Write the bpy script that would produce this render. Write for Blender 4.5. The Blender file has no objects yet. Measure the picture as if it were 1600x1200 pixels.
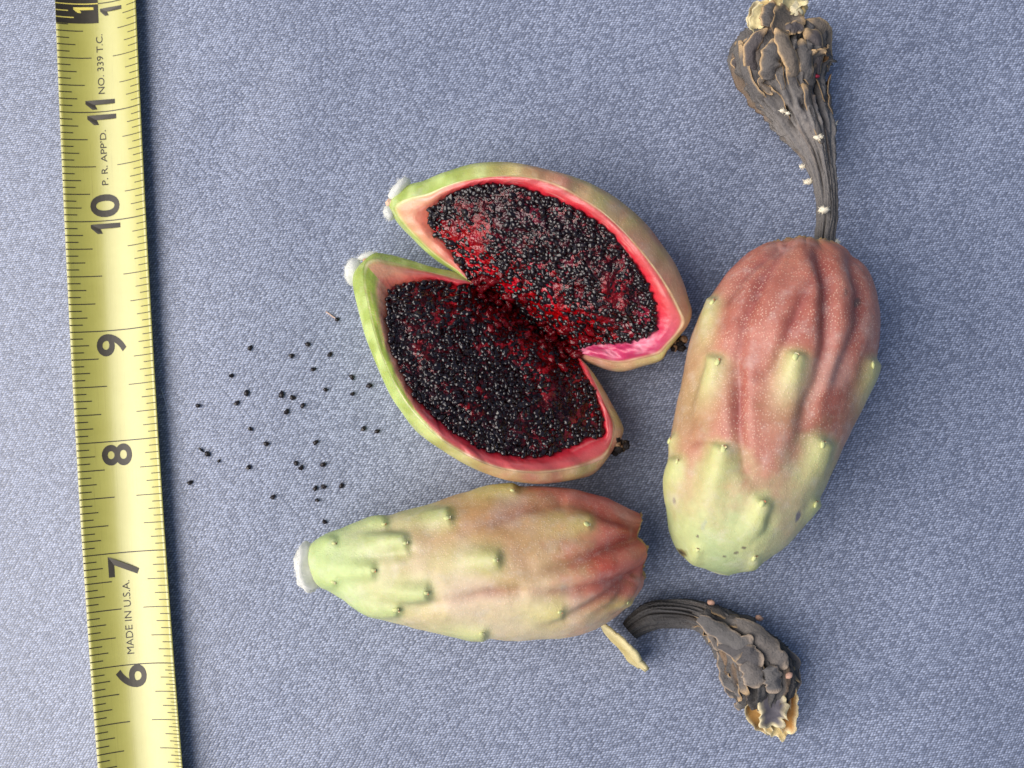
import bpy, bmesh, math, random
import numpy as np
from mathutils import Vector, Matrix

random.seed(7)
rng = np.random.default_rng(7)
C = bpy.context.scene.collection
MM = 0.001

# ------------------------------------------------------------------ camera, sky, sun, exposure
F_PX = 1797.0                      # focal length in photograph pixels (1600 wide)
DIST = 261.5                       # mm from lens to the cloth along the axis
TILT = math.radians(3.0)
cam_d = bpy.data.cameras.new('camera')
cam = bpy.data.objects.new('camera', cam_d)
C.objects.link(cam)
cam_d.sensor_width = 36.0
cam_d.lens = 36.0 * F_PX / 1600.0
cam_d.clip_start = 0.01
cam_d.clip_end = 20.0
cam.location = (0.0, -DIST * math.sin(TILT) * MM, DIST * math.cos(TILT) * MM)
cam.rotation_euler = (TILT, 0, 0)
cam_d.dof.use_dof = True
cam_d.dof.focus_distance = 0.240
cam_d.dof.aperture_fstop = 30.0
bpy.context.scene.camera = cam

SUN_EL, SUN_AZ = math.radians(45), math.radians(192)   # azimuth of the sun seen from the table, 180 = from the left
wd = bpy.data.worlds.new('World')
bpy.context.scene.world = wd
wd.use_nodes = True
wn = wd.node_tree
bg = wn.nodes['Background']
sky = wn.nodes.new('ShaderNodeTexSky')
sky.sky_type = 'NISHITA'
sky.sun_disc = False
sky.sun_elevation = SUN_EL
sky.sun_rotation = math.pi / 2 - SUN_AZ
sky.air_density = 1.0
sky.dust_density = 3.0
wn.links.new(sky.outputs[0], bg.inputs[0])
bg.inputs[1].default_value = 0.052
sd = bpy.data.lights.new('sun', 'SUN')
sd.energy = 1.5
sd.angle = math.radians(62)
sd.color = (1.0, 0.965, 0.92)
so = bpy.data.objects.new('sun', sd)
C.objects.link(so)
so.location = (-0.6, -0.1, 0.5)
sdir = Vector((math.cos(SUN_EL) * math.cos(SUN_AZ), math.cos(SUN_EL) * math.sin(SUN_AZ), math.sin(SUN_EL)))
so.rotation_euler = sdir.to_track_quat('Z', 'Y').to_euler()
vs = bpy.context.scene.view_settings
vs.view_transform = 'Standard'
vs.look = 'None'
vs.gamma = 1.0
vs.exposure = 1.3

# ------------------------------------------------------------------ helpers
CT, ST = math.cos(TILT), math.sin(TILT)

def P(px, py, z):
    """World point (mm) at height z that is seen at photograph pixel px, py."""
    px, py, z = np.broadcast_arrays(np.asarray(px, float), np.asarray(py, float), np.asarray(z, float))
    u = (px - 800.0) / F_PX
    v = (600.0 - py) / F_PX
    dx, dy, dz = u, v * CT + ST, v * ST - CT
    k = (z - DIST * CT) / dz
    return np.stack([dx * k, -DIST * ST + dy * k, z], -1)

def proj(p):
    p = np.asarray(p, float)
    x, y, z = p[..., 0], p[..., 1] + DIST * ST, p[..., 2] - DIST * CT
    yc = y * CT + z * ST
    zc = -y * ST + z * CT
    return np.stack([800.0 + F_PX * x / -zc, 600.0 - F_PX * yc / -zc], -1)

def srgb(r, g, b, k=1.0):
    c = np.array([r, g, b], float) / 255.0
    c = np.where(c <= 0.04045, c / 12.92, ((c + 0.055) / 1.055) ** 2.4)
    return c * k

def _hash(ix, iy, iz, seed):
    h = (ix * 374761393 + iy * 668265263 + iz * 2147483647 + seed * 974711) & 0xFFFFFFFF
    h = ((h ^ (h >> 13)) * 1274126177) & 0xFFFFFFFF
    h = ((h ^ (h >> 16)) * 2246822519) & 0xFFFFFFFF
    return ((h ^ (h >> 15)) & 0xFFFFFF) / float(0xFFFFFF)

def vnoise(p, seed=0):
    """Value noise in -1..1, p is (..., 3)."""
    p = np.asarray(p, float)
    i = np.floor(p).astype(np.int64)
    f = p - i
    f = f * f * f * (f * (f * 6 - 15) + 10)
    r = 0
    for a in (0, 1):
        for b in (0, 1):
            for c in (0, 1):
                w = (f[..., 0] if a else 1 - f[..., 0]) * (f[..., 1] if b else 1 - f[..., 1]) * (f[..., 2] if c else 1 - f[..., 2])
                r = r + w * _hash(i[..., 0] + a, i[..., 1] + b, i[..., 2] + c, seed)
    return r * 2 - 1

def fbm(p, seed=0, octv=3):
    p = np.asarray(p, float)
    r, a, t = 0, 1.0, 0
    for k in range(octv):
        r = r + a * vnoise(p * 2 ** k, seed + k * 17)
        t += a
        a *= 0.5
    return r / t

def sstep(a, b, x):
    t = np.clip((x - a) / (b - a), 0, 1)
    return t * t * (3 - 2 * t)

def mix(a, b, t):
    t = np.asarray(t)[..., None]
    return a * (1 - t) + b * t

def catmull(pts, n, closed=False):
    pts = np.asarray(pts, float)
    m = len(pts)
    if closed:
        t = np.linspace(0, m, n, endpoint=False)
        i = np.floor(t).astype(int)
        g = lambda k: pts[(i + k) % m]
    else:
        t = np.linspace(0, m - 1, n)
        i = np.minimum(np.floor(t).astype(int), m - 2)
        ext = np.concatenate([[2 * pts[0] - pts[1]], pts, [2 * pts[-1] - pts[-2]]])
        g = lambda k: ext[np.clip(i + k + 1, 0, m + 1)]
    f = (t - i)[:, None]
    p0, p1, p2, p3 = g(-1), g(0), g(1), g(2)
    return 0.5 * (2 * p1 + (p2 - p0) * f + (2 * p0 - 5 * p1 + 4 * p2 - p3) * f ** 2 + (3 * p1 - p0 - 3 * p2 + p3) * f ** 3)

def mesh_data(name, verts, faces, mat=None, cols=None, smooth=True):
    """verts in mm."""
    me = bpy.data.meshes.new(name)
    verts = np.asarray(verts, float) * MM
    me.from_pydata(verts.tolist(), [], faces if isinstance(faces, list) else faces.tolist())
    if smooth:
        me.polygons.foreach_set('use_smooth', np.ones(len(me.polygons), bool))
    if cols is not None:
        at = me.color_attributes.new('tint', 'FLOAT_COLOR', 'POINT')
        c4 = np.ones((len(verts), 4), np.float32)
        c4[:, :3] = cols
        at.data.foreach_set('color', c4.ravel())
    if mat:
        me.materials.append(mat)
    me.update()
    return me

def obj(name, me, parent=None):
    o = bpy.data.objects.new(name, me)
    C.objects.link(o)
    if parent is not None:
        o.parent = parent
        o.matrix_parent_inverse = parent_inv(parent)
    return o

def parent_inv(p):
    # every part keeps its mesh in world coordinates, so only a thing's own Empty has a transform to undo
    return Matrix.Identity(4) if p.parent is not None else Matrix.Translation(p.location).inverted()

def thing(name, label, cat, loc_mm, group=None):
    o = bpy.data.objects.new(name, None)
    C.objects.link(o)
    o.empty_display_size = 0.005
    o.location = Vector(loc_mm) * MM
    tag(o, label, cat, group)
    return o

def tag(o, label, cat, group=None):
    o['label'] = label
    o['category'] = cat
    if group:
        o['group'] = group

def grid_faces(nr, nc, wrap=True):
    """rows x columns grid, columns wrap round."""
    r = np.arange(nr - 1)[:, None]
    c = np.arange(nc if wrap else nc - 1)[None, :]
    c2 = (c + 1) % nc
    return np.stack([r * nc + c, r * nc + c2, (r + 1) * nc + c2, (r + 1) * nc + c], -1).reshape(-1, 4)

def merge(parts):
    V, F, K, n = [], [], [], 0
    for v, f, c in parts:
        V.append(np.asarray(v, float))
        F.extend([[int(i) + n for i in q] for q in f])
        K.append(np.broadcast_to(np.asarray(c, float), (len(v), 3)))
        n += len(v)
    return np.concatenate(V), F, np.concatenate(K)

def unit(v):
    v = np.asarray(v, float)
    return v / np.maximum(np.linalg.norm(v, axis=-1, keepdims=True), 1e-9)

# ------------------------------------------------------------------ materials
def new_mat(name):
    m = bpy.data.materials.new(name)
    m.use_nodes = True
    nt = m.node_tree
    return m, nt, nt.nodes['Principled BSDF']

def N(nt, kind, **kw):
    n = nt.nodes.new(kind)
    for k, v in kw.items():
        setattr(n, k, v)
    return n

def mathn(nt, op, a, b=None, clamp=False):
    n = N(nt, 'ShaderNodeMath', operation=op, use_clamp=clamp)
    for i, x in enumerate((a, b)):
        if x is None:
            continue
        if hasattr(x, 'is_linked'):
            nt.links.new(x, n.inputs[i])
        else:
            n.inputs[i].default_value = x
    return n.outputs[0]

def mixn(nt, fac, a, b):
    n = N(nt, 'ShaderNodeMix', data_type='RGBA')
    for i, x in ((0, fac), (6, a), (7, b)):
        s = n.inputs[i]
        if hasattr(x, 'is_linked'):
            nt.links.new(x, s)
        elif i == 0:
            s.default_value = x
        else:
            s.default_value = (*x, 1.0)
    return n.outputs[2]

def ramp(nt, fac, stops, interp='LINEAR'):
    n = N(nt, 'ShaderNodeValToRGB')
    n.color_ramp.interpolation = interp
    e = n.color_ramp.elements
    while len(e) < len(stops):
        e.new(0.5)
    for k, (p, c) in enumerate(stops):
        e[k].position = p
        e[k].color = (*c, 1.0) if len(c) == 3 else c
    nt.links.new(fac, n.inputs[0])
    return n.outputs[0]

def objcoord(nt, scale=1.0):
    g = N(nt, 'ShaderNodeNewGeometry')
    s = N(nt, 'ShaderNodeVectorMath', operation='SCALE')
    nt.links.new(g.outputs['Position'], s.inputs[0])
    s.inputs[3].default_value = 1000.0 * scale          # millimetres
    return s.outputs[0]

def noise(nt, vec, scale, detail=3, rough=0.5):
    n = N(nt, 'ShaderNodeTexNoise')
    n.inputs['Scale'].default_value = scale
    n.inputs['Detail'].default_value = detail
    n.inputs['Roughness'].default_value = rough
    nt.links.new(vec, n.inputs['Vector'])
    return n.outputs['Fac']

def bump(nt, h, dist, strength=1.0, prev=None):
    b = N(nt, 'ShaderNodeBump')
    b.inputs['Strength'].default_value = strength
    b.inputs['Distance'].default_value = dist * MM
    nt.links.new(h, b.inputs['Height'])
    if prev is not None:
        nt.links.new(prev, b.inputs['Normal'])
    return b.outputs[0]

def tinted(name, rough=0.6, spec=0.4, var=0.18, vscale=0.8, bumpd=0.05, bscale=3.0, sss=0.0, coat=0.0):
    m, nt, b = new_mat(name)
    a = N(nt, 'ShaderNodeAttribute', attribute_name='tint')
    v = objcoord(nt)
    nz = noise(nt, v, vscale, 4, 0.6)
    k = mathn(nt, 'MULTIPLY_ADD', nz, 2 * var)
    k.node.inputs[2].default_value = 1 - var
    s = N(nt, 'ShaderNodeVectorMath', operation='SCALE')
    nt.links.new(a.outputs['Color'], s.inputs[0])
    nt.links.new(k, s.inputs[3])
    nt.links.new(s.outputs[0], b.inputs['Base Color'])
    b.inputs['Roughness'].default_value = rough
    b.inputs['Specular IOR Level'].default_value = spec
    nt.links.new(bump(nt, noise(nt, v, bscale, 4, 0.6), bumpd), b.inputs['Normal'])
    if sss:
        b.inputs['Subsurface Weight'].default_value = sss
        b.inputs['Subsurface Radius'].default_value = (1.0, 0.5, 0.3)
        b.inputs['Subsurface Scale'].default_value = 1.2 * MM
    if coat:
        b.inputs['Coat Weight'].default_value = coat
        b.inputs['Coat Roughness'].default_value = 0.15
    return m

def cloth_material():
    m, nt, b = new_mat('woven_cloth')
    v = objcoord(nt)
    # wavy yarns: displace the coordinates a little
    nz = N(nt, 'ShaderNodeTexNoise')
    nz.inputs['Scale'].default_value = 0.045
    nz.inputs['Detail'].default_value = 2
    nt.links.new(v, nz.inputs['Vector'])
    sub = N(nt, 'ShaderNodeVectorMath', operation='MULTIPLY_ADD')
    nt.links.new(nz.outputs['Color'], sub.inputs[0])
    sub.inputs[1].default_value = (1.3, 1.3, 0)
    nt.links.new(v, sub.inputs[2])
    pv = sub.outputs[0]
    # lattice a = (6.6,-1.6) px, b = (2.4, 4.9) px in photograph pixels -> mm
    k = 25.4 / 174.5
    A = np.array([[5.0 * k, 2.0 * k], [0.5 * k, 3.7 * k]])
    I = np.linalg.inv(A)
    comb = N(nt, 'ShaderNodeCombineXYZ')
    for i in (0, 1):
        d = N(nt, 'ShaderNodeVectorMath', operation='DOT_PRODUCT')
        nt.links.new(pv, d.inputs[0])
        d.inputs[1].default_value = (I[i, 0], I[i, 1], 0)
        nt.links.new(d.outputs['Value'], comb.inputs[i])
    vo = N(nt, 'ShaderNodeTexVoronoi', voronoi_dimensions='2D', feature='F1')
    vo.inputs['Scale'].default_value = 1.0
    vo.inputs['Randomness'].default_value = 0.24
    nt.links.new(comb.outputs[0], vo.inputs['Vector'])
    knot = ramp(nt, vo.outputs['Distance'], [(0.05, (1, 1, 1)), (0.30, (.62, .62, .62)), (0.50, (.22, .22, .22)), (0.72, (0, 0, 0))])
    sep = N(nt, 'ShaderNodeSeparateColor')
    nt.links.new(vo.outputs['Color'], sep.inputs[0])
    fine = noise(nt, v, 4.0, 3, 0.6)
    mp = N(nt, 'ShaderNodeMapping')
    mp.inputs['Rotation'].default_value = (0, 0, math.radians(-38))
    mp.inputs['Scale'].default_value = (1.0, 0.38, 1.0)
    nt.links.new(v, mp.inputs['Vector'])
    big = noise(nt, mp.outputs[0], 0.035, 3, 0.5)
    lit = mixn(nt, sep.outputs[0], srgb(114, 124, 149), srgb(186, 196, 221))
    gap = mixn(nt, fine, srgb(63, 66, 77), srgb(100, 104, 117))
    col = mixn(nt, knot, gap, lit)
    tone = mixn(nt, big, (0.74, 0.75, 0.79), (1.22, 1.21, 1.20))
    mul = N(nt, 'ShaderNodeMix', data_type='RGBA', blend_type='MULTIPLY')
    mul.inputs[0].default_value = 1.0
    nt.links.new(col, mul.inputs[6])
    nt.links.new(tone, mul.inputs[7])
    nt.links.new(mul.outputs[2], b.inputs['Base Color'])
    b.inputs['Roughness'].default_value = 0.36
    b.inputs['Specular IOR Level'].default_value = 0.78
    b.inputs['Sheen Weight'].default_value = 0.15
    hh = mathn(nt, 'MULTIPLY_ADD', knot, 1.0)
    nt.links.new(mathn(nt, 'MULTIPLY', fine, 0.35), hh.node.inputs[2])
    nt.links.new(bump(nt, hh, 0.075), b.inputs['Normal'])
    return m

def skin_material(name, speck=0.5):
    """Cactus fruit skin: tint attribute plus pale pin-prick stomata and a waxy bloom."""
    m, nt, b = new_mat(name)
    a = N(nt, 'ShaderNodeAttribute', attribute_name='tint')
    sp = N(nt, 'ShaderNodeAttribute', attribute_name='speck')
    v = objcoord(nt)
    vo = N(nt, 'ShaderNodeTexVoronoi', feature='F1')
    vo.inputs['Scale'].default_value = 1.95
    vo.inputs['Randomness'].default_value = 0.85
    nt.links.new(v, vo.inputs['Vector'])
    dot = ramp(nt, vo.outputs['Distance'], [(0.16, (1, 1, 1)), (0.36, (0, 0, 0))])
    dotk = mathn(nt, 'MULTIPLY', dot, sp.outputs['Fac'])
    nz = noise(nt, v, 0.55, 4, 0.62)
    k = mathn(nt, 'MULTIPLY_ADD', nz, 0.36)
    k.node.inputs[2].default_value = 0.82
    s = N(nt, 'ShaderNodeVectorMath', operation='SCALE')
    nt.links.new(a.outputs['Color'], s.inputs[0])
    nt.links.new(k, s.inputs[3])
    pale = mixn(nt, 0.5, a.outputs['Color'], srgb(230, 200, 176))
    sp2 = mathn(nt, 'MULTIPLY', dotk, ramp(nt, noise(nt, v, 0.18, 2), [(0.32, (.25, .25, .25)), (0.62, (1, 1, 1))]))
    col0 = mixn(nt, sp2, s.outputs[0], pale)
    scab = mathn(nt, 'MULTIPLY', ramp(nt, noise(nt, v, 0.75, 5, 0.7), [(0.70, (0, 0, 0)), (0.76, (1, 1, 1))]), 0.55)
    col1 = mixn(nt, scab, col0, srgb(128, 104, 72))
    dust = mathn(nt, 'MULTIPLY', ramp(nt, noise(nt, v, 0.22, 5, 0.65), [(0.52, (0, 0, 0)), (0.75, (1, 1, 1))]), 0.30)
    col = mixn(nt, dust, col1, srgb(208, 198, 190))
    nt.links.new(col, b.inputs['Base Color'])
    b.inputs['Roughness'].default_value = 0.47
    b.inputs['Specular IOR Level'].default_value = 0.42
    b.inputs['Subsurface Weight'].default_value = 0.25
    b.inputs['Subsurface Radius'].default_value = (1.0, 0.55, 0.3)
    b.inputs['Subsurface Scale'].default_value = 1.0 * MM
    n1 = bump(nt, noise(nt, v, 0.9, 3, 0.6), 0.10)
    nt.links.new(bump(nt, dot, 0.03, 1.0, n1), b.inputs['Normal'])
    return m

def pulp_material():
    m, nt, b = new_mat('wet_red_pulp')
    v = objcoord(nt)
    nz = noise(nt, v, 0.55, 3, 0.6)
    a = N(nt, 'ShaderNodeAttribute', attribute_name='tint')
    k = mathn(nt, 'MULTIPLY_ADD', nz, 1.1)
    k.node.inputs[2].default_value = 0.45
    s = N(nt, 'ShaderNodeVectorMath', operation='SCALE')
    nt.links.new(a.outputs['Color'], s.inputs[0])
    nt.links.new(k, s.inputs[3])
    nt.links.new(s.outputs[0], b.inputs['Base Color'])
    b.inputs['Roughness'].default_value = 0.10
    b.inputs['Specular IOR Level'].default_value = 0.5
    b.inputs['Coat Weight'].default_value = 0.1
    b.inputs['Coat Roughness'].default_value = 0.06
    b.inputs['Subsurface Weight'].default_value = 0.15
    b.inputs['Subsurface Radius'].default_value = (1.0, 0.12, 0.12)
    b.inputs['Subsurface Scale'].default_value = 1.0 * MM
    n1 = bump(nt, noise(nt, v, 0.95, 1.5, 0.5), 0.9)
    nt.links.new(n1, b.inputs['Coat Normal'])
    nt.links.new(n1, b.inputs['Normal'])
    return m

def seed_material(name, wet):
    m, nt, b = new_mat(name)
    v = objcoord(nt)
    nz = noise(nt, v, 1.6, 3, 0.6)
    c = mixn(nt, nz, (0.003, 0.002, 0.003), (0.014, 0.006, 0.008))
    nt.links.new(c, b.inputs['Base Color'])
    b.inputs['Roughness'].default_value = 0.09 if wet else 0.4
    b.inputs['Specular IOR Level'].default_value = 0.5 if wet else 0.45
    b.inputs['Coat Weight'].default_value = 0.12 if wet else 0.0
    b.inputs['Coat Roughness'].default_value = 0.1
    nt.links.new(bump(nt, noise(nt, v, 1.3, 1, 0.5), 0.30 if wet else 0.06), b.inputs['Normal'])
    return m

def plain(name, col, rough=0.6, spec=0.4, var=0.12, scale=1.0, bumpd=0.0):
    m, nt, b = new_mat(name)
    v = objcoord(nt)
    nz = noise(nt, v, scale, 4, 0.6)
    col = np.asarray(col)
    nt.links.new(mixn(nt, nz, tuple(col * (1 - var)), tuple(np.minimum(col * (1 + var), 1))), b.inputs['Base Color'])
    b.inputs['Roughness'].default_value = rough
    b.inputs['Specular IOR Level'].default_value = spec
    if bumpd:
        nt.links.new(bump(nt, noise(nt, v, scale * 3, 3, 0.6), bumpd), b.inputs['Normal'])
    return m

def tape_material():
    """Yellow lacquered steel: fine lengthwise scratches, small rubbed specks."""
    m, nt, b = new_mat('yellow_lacquer')
    a = N(nt, 'ShaderNodeAttribute', attribute_name='tint')   # r = across, g = along (mm)
    sep = N(nt, 'ShaderNodeSeparateColor')
    nt.links.new(a.outputs['Color'], sep.inputs[0])
    cv = N(nt, 'ShaderNodeCombineXYZ')
    nt.links.new(mathn(nt, 'MULTIPLY', sep.outputs[0], 5.5), cv.inputs[0])
    nt.links.new(mathn(nt, 'MULTIPLY', sep.outputs[1], 0.045), cv.inputs[1])
    streak = noise(nt, cv.outputs[0], 1.0, 3, 0.7)
    v = objcoord(nt)
    blot = noise(nt, v, 0.12, 4, 0.6)
    speck = noise(nt, v, 1.3, 5, 0.75)
    base = mixn(nt, blot, srgb(164, 156, 60), srgb(184, 178, 86))
    dark = ramp(nt, streak, [(0.60, (0, 0, 0)), (0.70, (1, 1, 1))])
    c1 = mixn(nt, mathn(nt, 'MULTIPLY', dark, 0.45), base, srgb(140, 122, 50))
    sp = ramp(nt, speck, [(0.66, (0, 0, 0)), (0.73, (1, 1, 1))])
    c2 = mixn(nt, mathn(nt, 'MULTIPLY', sp, 0.35), c1, srgb(120, 104, 58))
    nt.links.new(c2, b.inputs['Base Color'])
    b.inputs['Roughness'].default_value = 0.40
    b.inputs['Specular IOR Level'].default_value = 0.6
    b.inputs['Coat Weight'].default_value = 0.9
    b.inputs['Coat Roughness'].default_value = 0.24
    nt.links.new(bump(nt, streak, 0.02), b.inputs['Normal'])
    return m

M_CLOTH = cloth_material()
M_SKIN = skin_material('waxy_fruit_skin')
M_FLESH = tinted('moist_flesh', rough=0.33, spec=0.5, var=0.16, vscale=0.7, bumpd=0.14, bscale=0.9, sss=0.4)
M_PULP = pulp_material()
def juice_material():
    """Thin film of red juice: tinted clear, with a wet sheen."""
    m, nt, b = new_mat('red_juice_film')
    nt.nodes.remove(b)
    v = objcoord(nt)
    tr = N(nt, 'ShaderNodeBsdfTransparent')
    nt.links.new(mixn(nt, noise(nt, v, 0.35, 3), (1.0, 0.66, 0.70), (0.95, 0.28, 0.32)), tr.inputs[0])
    gl = N(nt, 'ShaderNodeBsdfGlossy')
    gl.inputs['Roughness'].default_value = 0.09
    bn = bump(nt, noise(nt, v, 0.7, 2, 0.5), 0.55)
    nt.links.new(bn, gl.inputs['Normal'])
    fr = N(nt, 'ShaderNodeFresnel')
    fr.inputs['IOR'].default_value = 1.38
    nt.links.new(bn, fr.inputs['Normal'])
    mx = N(nt, 'ShaderNodeMixShader')
    nt.links.new(fr.outputs[0], mx.inputs[0])
    nt.links.new(tr.outputs[0], mx.inputs[1])
    nt.links.new(gl.outputs[0], mx.inputs[2])
    nt.links.new(mx.outputs[0], nt.nodes['Material Output'].inputs['Surface'])
    return m
M_JUICE = juice_material()
M_WETSEED = seed_material('wet_black_seed', True)
M_DRYSEED = seed_material('dry_black_seed', False)
M_DRY = tinted('withered_flower', rough=0.72, spec=0.25, var=0.34, vscale=1.1, bumpd=0.3, bscale=2.2)
M_WOOL = plain('white_wool', (0.84, 0.83, 0.79), 0.9, 0.1, 0.06, 1.0)
_nt = M_WOOL.node_tree
_b = _nt.nodes['Principled BSDF']
_tr = N(_nt, 'ShaderNodeBsdfTranslucent')
_tr.inputs[0].default_value = (0.9, 0.89, 0.86, 1)
_mx = N(_nt, 'ShaderNodeMixShader')
_mx.inputs[0].default_value = 0.4
_nt.links.new(_b.outputs[0], _mx.inputs[1])
_nt.links.new(_tr.outputs[0], _mx.inputs[2])
_nt.links.new(_mx.outputs[0], _nt.nodes['Material Output'].inputs['Surface'])
M_CREAM = tinted('cream_scale', rough=0.6, spec=0.3, var=0.2, vscale=1.5, bumpd=0.08, bscale=3.0)
M_TAPE = tape_material()
M_INK = plain('black_ink', srgb(52, 46, 34), 0.45, 0.4, 0.35, 0.9)
M_YELLOWINK = plain('yellow_print', srgb(224, 205, 100), 0.4, 0.4, 0.06, 0.9)
M_FIBRE = plain('pale_fibre', srgb(206, 176, 160), 0.7, 0.2, 0.1, 1.0)

# ------------------------------------------------------------------ the cloth
def polyline_dist(px, py, pts):
    """distance to a polyline and the fraction along it."""
    pts = np.asarray(pts, float)
    best = np.full(px.shape, 1e9); fr = np.zeros(px.shape)
    n = len(pts) - 1
    for i in range(n):
        a, b = pts[i], pts[i + 1]
        d = b - a
        t = np.clip(((px - a[0]) * d[0] + (py - a[1]) * d[1]) / (d @ d), 0, 1)
        q = np.hypot(px - a[0] - t * d[0], py - a[1] - t * d[1])
        m = q < best
        best = np.where(m, q, best); fr = np.where(m, (i + t) / n, fr)
    return best, fr

# soft creases pressed into the cloth (mm), clear of the things lying on it
CREASES = [(P(1270, 1150, 0)[:2], P(1640, 985, 0)[:2], 5.0, 0.8), (P(1420, 780, 0)[:2], P(1640, 640, 0)[:2], 6.0, 0.6), (P(1430, 250, 0)[:2], P(1640, 40, 0)[:2], 7.0, 0.6),
           (P(300, 1230, 0)[:2], P(560, 1080, 0)[:2], 8.0, 0.5), (P(620, 120, 0)[:2], P(1000, 20, 0)[:2], 8.0, 0.5), (P(300, 330, 0)[:2], P(440, 60, 0)[:2], 7.0, 0.4)]

def cloth_h(x, y):
    p = np.stack([np.asarray(x, float) * 0.013 + 3.1, np.asarray(y, float) * 0.013 + 1.7, np.zeros_like(np.asarray(x, float))], -1)
    q = np.stack([(np.asarray(x, float) * 0.45 - np.asarray(y, float) * 0.9) * 0.035, (np.asarray(x, float) * 0.9 + np.asarray(y, float) * 0.45) * 0.010, np.ones_like(np.asarray(x, float)) * 4.2], -1)
    h = np.clip(-0.55 + 0.5 * vnoise(p, 5) + 0.35 * vnoise(q, 9), -1.6, 0.0)
    for (a, b, w, d) in CREASES:
        dd, fr = polyline_dist(np.asarray(x, float), np.asarray(y, float), np.array([a, b]))
        h = h - 1.5 * d * np.exp(-(dd / w) ** 2) * np.sin(np.clip(fr, 0.04, 0.96) * math.pi)
    return h + cloth_fall(x)

def cloth_fall(x):  # side slopes added so the cloth catches more light left, less right
    x = np.asarray(x, float)
    l = np.maximum(-46 - x, 0); r = np.maximum(x - 80, 0)
    return -14.0 * (1 - np.exp(-(l / 110.0) ** 2)) - 18.0 * (1 - np.exp(-(r / 90.0) ** 2))

def build_cloth():
    xs = np.concatenate([np.linspace(-900, -270, 22), np.linspace(-260, 260, 260), np.linspace(270, 900, 22)])
    n = len(xs)
    X, Y = np.meshgrid(xs, xs)
    V = np.stack([X, Y, cloth_h(X, Y)], -1).reshape(-1, 3)
    o = obj('tablecloth', mesh_data('tablecloth', V, grid_faces(n, n, False), M_CLOTH))
    o['kind'] = 'structure'
    o['label'] = 'blue grey woven tablecloth under everything'
build_cloth()

# ------------------------------------------------------------------ steel tape
TAPE_W, TAPE_SAG, TAPE_Z = 19.1, 3.0, 0.25

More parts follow.
